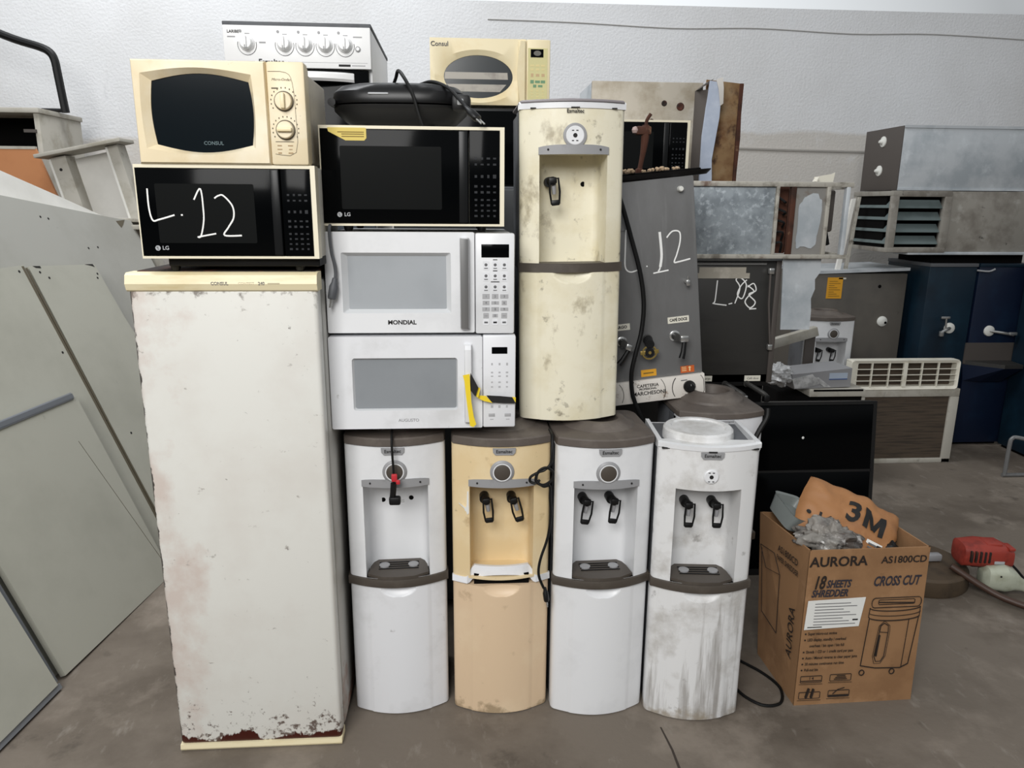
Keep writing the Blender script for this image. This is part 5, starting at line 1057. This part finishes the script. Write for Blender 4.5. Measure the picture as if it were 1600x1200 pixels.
mb = MB(); mb.box(-.07, -.045, .02, .9, -.04, -.022, m_alu); mb.box(-.9, -.06, .0, .018, -.05, -.005, m_alu); mb.build('edge_channel', p0)
p2 = lean('melamine_panel', 'grey panel with small screw holes left of the double seam', [(-.2, .0), (.885, .0), (.905, 1.455), (-.2, 1.44)], .045, .018, m_mela)
def holes(o, pts):
    for a, b_ in pts: mb = MB(); mb.prismz([(a + .006 * math.cos(t), b_ + .006 * math.sin(t)) for t in [math.pi * k / 4 for k in range(8)]], 0, .0008, m_ink); mb.build('screw_hole', o)
holes(p2, [(.86, 1.43), (.90, 1.32), (.86, 1.06), (.90, .72)])
mb = MB(); mb.box(.888, .90, .0, 1.45, -.016, .002, m_edge); mb.build('edge_strip', p2)
p3 = lean('melamine_panel', 'narrow grey panel with dark corner notches right of the double seam', [(.908, .0), (1.62, .0), (1.41, 1.13), (1.385, 1.418), (.93, 1.447)], .045, .018, m_mela)
mb = MB(); mb.box(.906, .914, .0, 1.44, -.016, .003, m_edge); mb.build('edge_strip', p3)
mb = MB(); mb.prismz([(.955, 1.446), (1.0, 1.442), (1.0, 1.432), (.97, 1.436)], 0, .001, m_ink); mb.prismz([(1.31, 1.424), (1.37, 1.42), (1.375, 1.405), (1.35, 1.414)], 0, .001, m_ink); mb.build('corner_notch', p3)
holes(p3, [(.98, 1.415), (1.02, 1.385), (1.37, 1.37), (1.355, 1.35), (1.02, .62), (1.2, .55)])
p4 = lean('melamine_panel', 'broad grey panel behind the other leaning panels', [(.2, .0), (2.12, .0), (2.06, 1.2), (2.03, 1.655), (1.855, 1.676), (.2, 1.93)], .115, .018, m_mela2)
holes(p4, [(1.52, 1.52), (1.6, 1.52), (1.28, 1.69), (1.33, 1.68)])
mb = MB(); mb.prismz([(1.88, 1.655), (1.97, 1.66), (1.93, 1.63), (1.9, 1.615)], 0, .001, m_edge); mb.build('chipped_corner', p4)
p5 = lean('melamine_panel', 'pale leaning panel whose sloping edge shows above the broad grey one', [(.2, .0), (1.9, .0), (1.89, 1.682), (1.545, 1.81), (1.18, 1.942), (.4, 2.2), (.2, 2.25)], .15, .018, m_mela3)

# tall cabinet and drawer carcass behind
t = thing('open_cabinet', 'dusty dismantled cabinet with dark open inside, behind the panels', 'cabinet', (-2.47, 4.76, 0))
mb = MB(); mb.box(-.03, .0, .0, .50, .0, 2.10, m_dusty, .002); mb.build('side_panel', t)
mb = MB(); mb.box(-.75, -.72, .0, .50, .0, 2.10, m_dusty, .002); mb.build('side_panel', t)
mb = MB(); mb.box(-.72, -.03, .48, .50, .0, 2.10, m_void); mb.build('back_panel', t)
mb = MB(); mb.box(-.72, -.03, .30, .32, .1, 2.10, m_void); mb.box(-.72, -.03, .01, .48, .08, .10, m_dusty); mb.build('inner_panel', t)
mb = MB(); mb.box(-.76, .01, -.015, .505, 2.10, 2.128, m_dusty, .002); mb.build('top_board', t)
mb = MB(); mb.box(-.09, -.02, -.012, .01, 1.99, 2.008, m_flange); mb.build('hinge', t)
t = thing('fibreboard_sheet', 'orange-brown fibreboard sheet at the left edge', 'board', (-2.43, 4.6, 0))
mb = MB(); mb.prism([(-.35, 0), (.2, 0), (.15, 1.45), (.075, 1.655), (.0, 1.89), (-.35, 1.885)], 0, .018, m_wood); mb.box(-.35, .0, -.002, .02, 1.886, 1.902, m_dusty); mb.build('sheet', t)
t = thing('drawer_carcass', 'empty pale drawer box standing tilted behind the panels', 'drawer', (-1.545, 4.52, 0), (0, -R(12.5), 0))
mb = MB(); mb.box(-.34, -.02, .10, .112, .02, 1.94, m_mela3, .001); mb.build('bottom_panel', t)
for x0, x1 in ((-.365, -.27), (-.04, .028)):
    mb = MB(); mb.box(x0, x1, .0, .11, .02, 1.955, m_dusty, .002); mb.box(x0, x0 + .012, -.004, .02, .02, 1.95, m_mela3); mb.build('side_board', t)
mb = MB(); mb.T = Matrix.Translation((-.17, .0, 1.965)) @ Matrix.Rotation(R(1), 4, 'Y'); mb.box(-.24, .245, -.06, .13, -.004, .016, m_dusty, .002); mb.build('end_board', t)
mb = MB(); mb.lathe([(.009, 0), (.007, .002)], m_ink, 8, (-.318, 0, 1.885), 'y'); mb.build('screw_hole', t)
mb = MB(); mb.T = Matrix.Translation((-.02, .0, 1.53)) @ Matrix.Rotation(R(12.5), 4, 'Y'); mb.box(-.16, .10, -.09, -.004, -.004, .016, m_dusty, .002); mb.box(-.08, .12, -.12, -.01, -.045, -.02, m_dusty, .002); mb.build('broken_ledge', t)
t = thing('bent_tube_frame', 'bent black steel tube rising above the dismantled cabinet', 'tube frame', (-2.43, 4.98, 2.128))
mb = MB(); mb.tube([(.01, 0, -.0), (.003, 0, .08), (-.008, 0, .22), (-.016, 0, .30), (-.04, 0, .345), (-.1, 0, .375), (-.28, 0, .43), (-.7, 0, .60)], .024, m_black, 10, 5); mb.build('tube', t)
mb = MB(); mb.tube([(-.13, .0, .012), (.01, .0, .012)], .012, m_black, 8); mb.build('foot_tube', t)
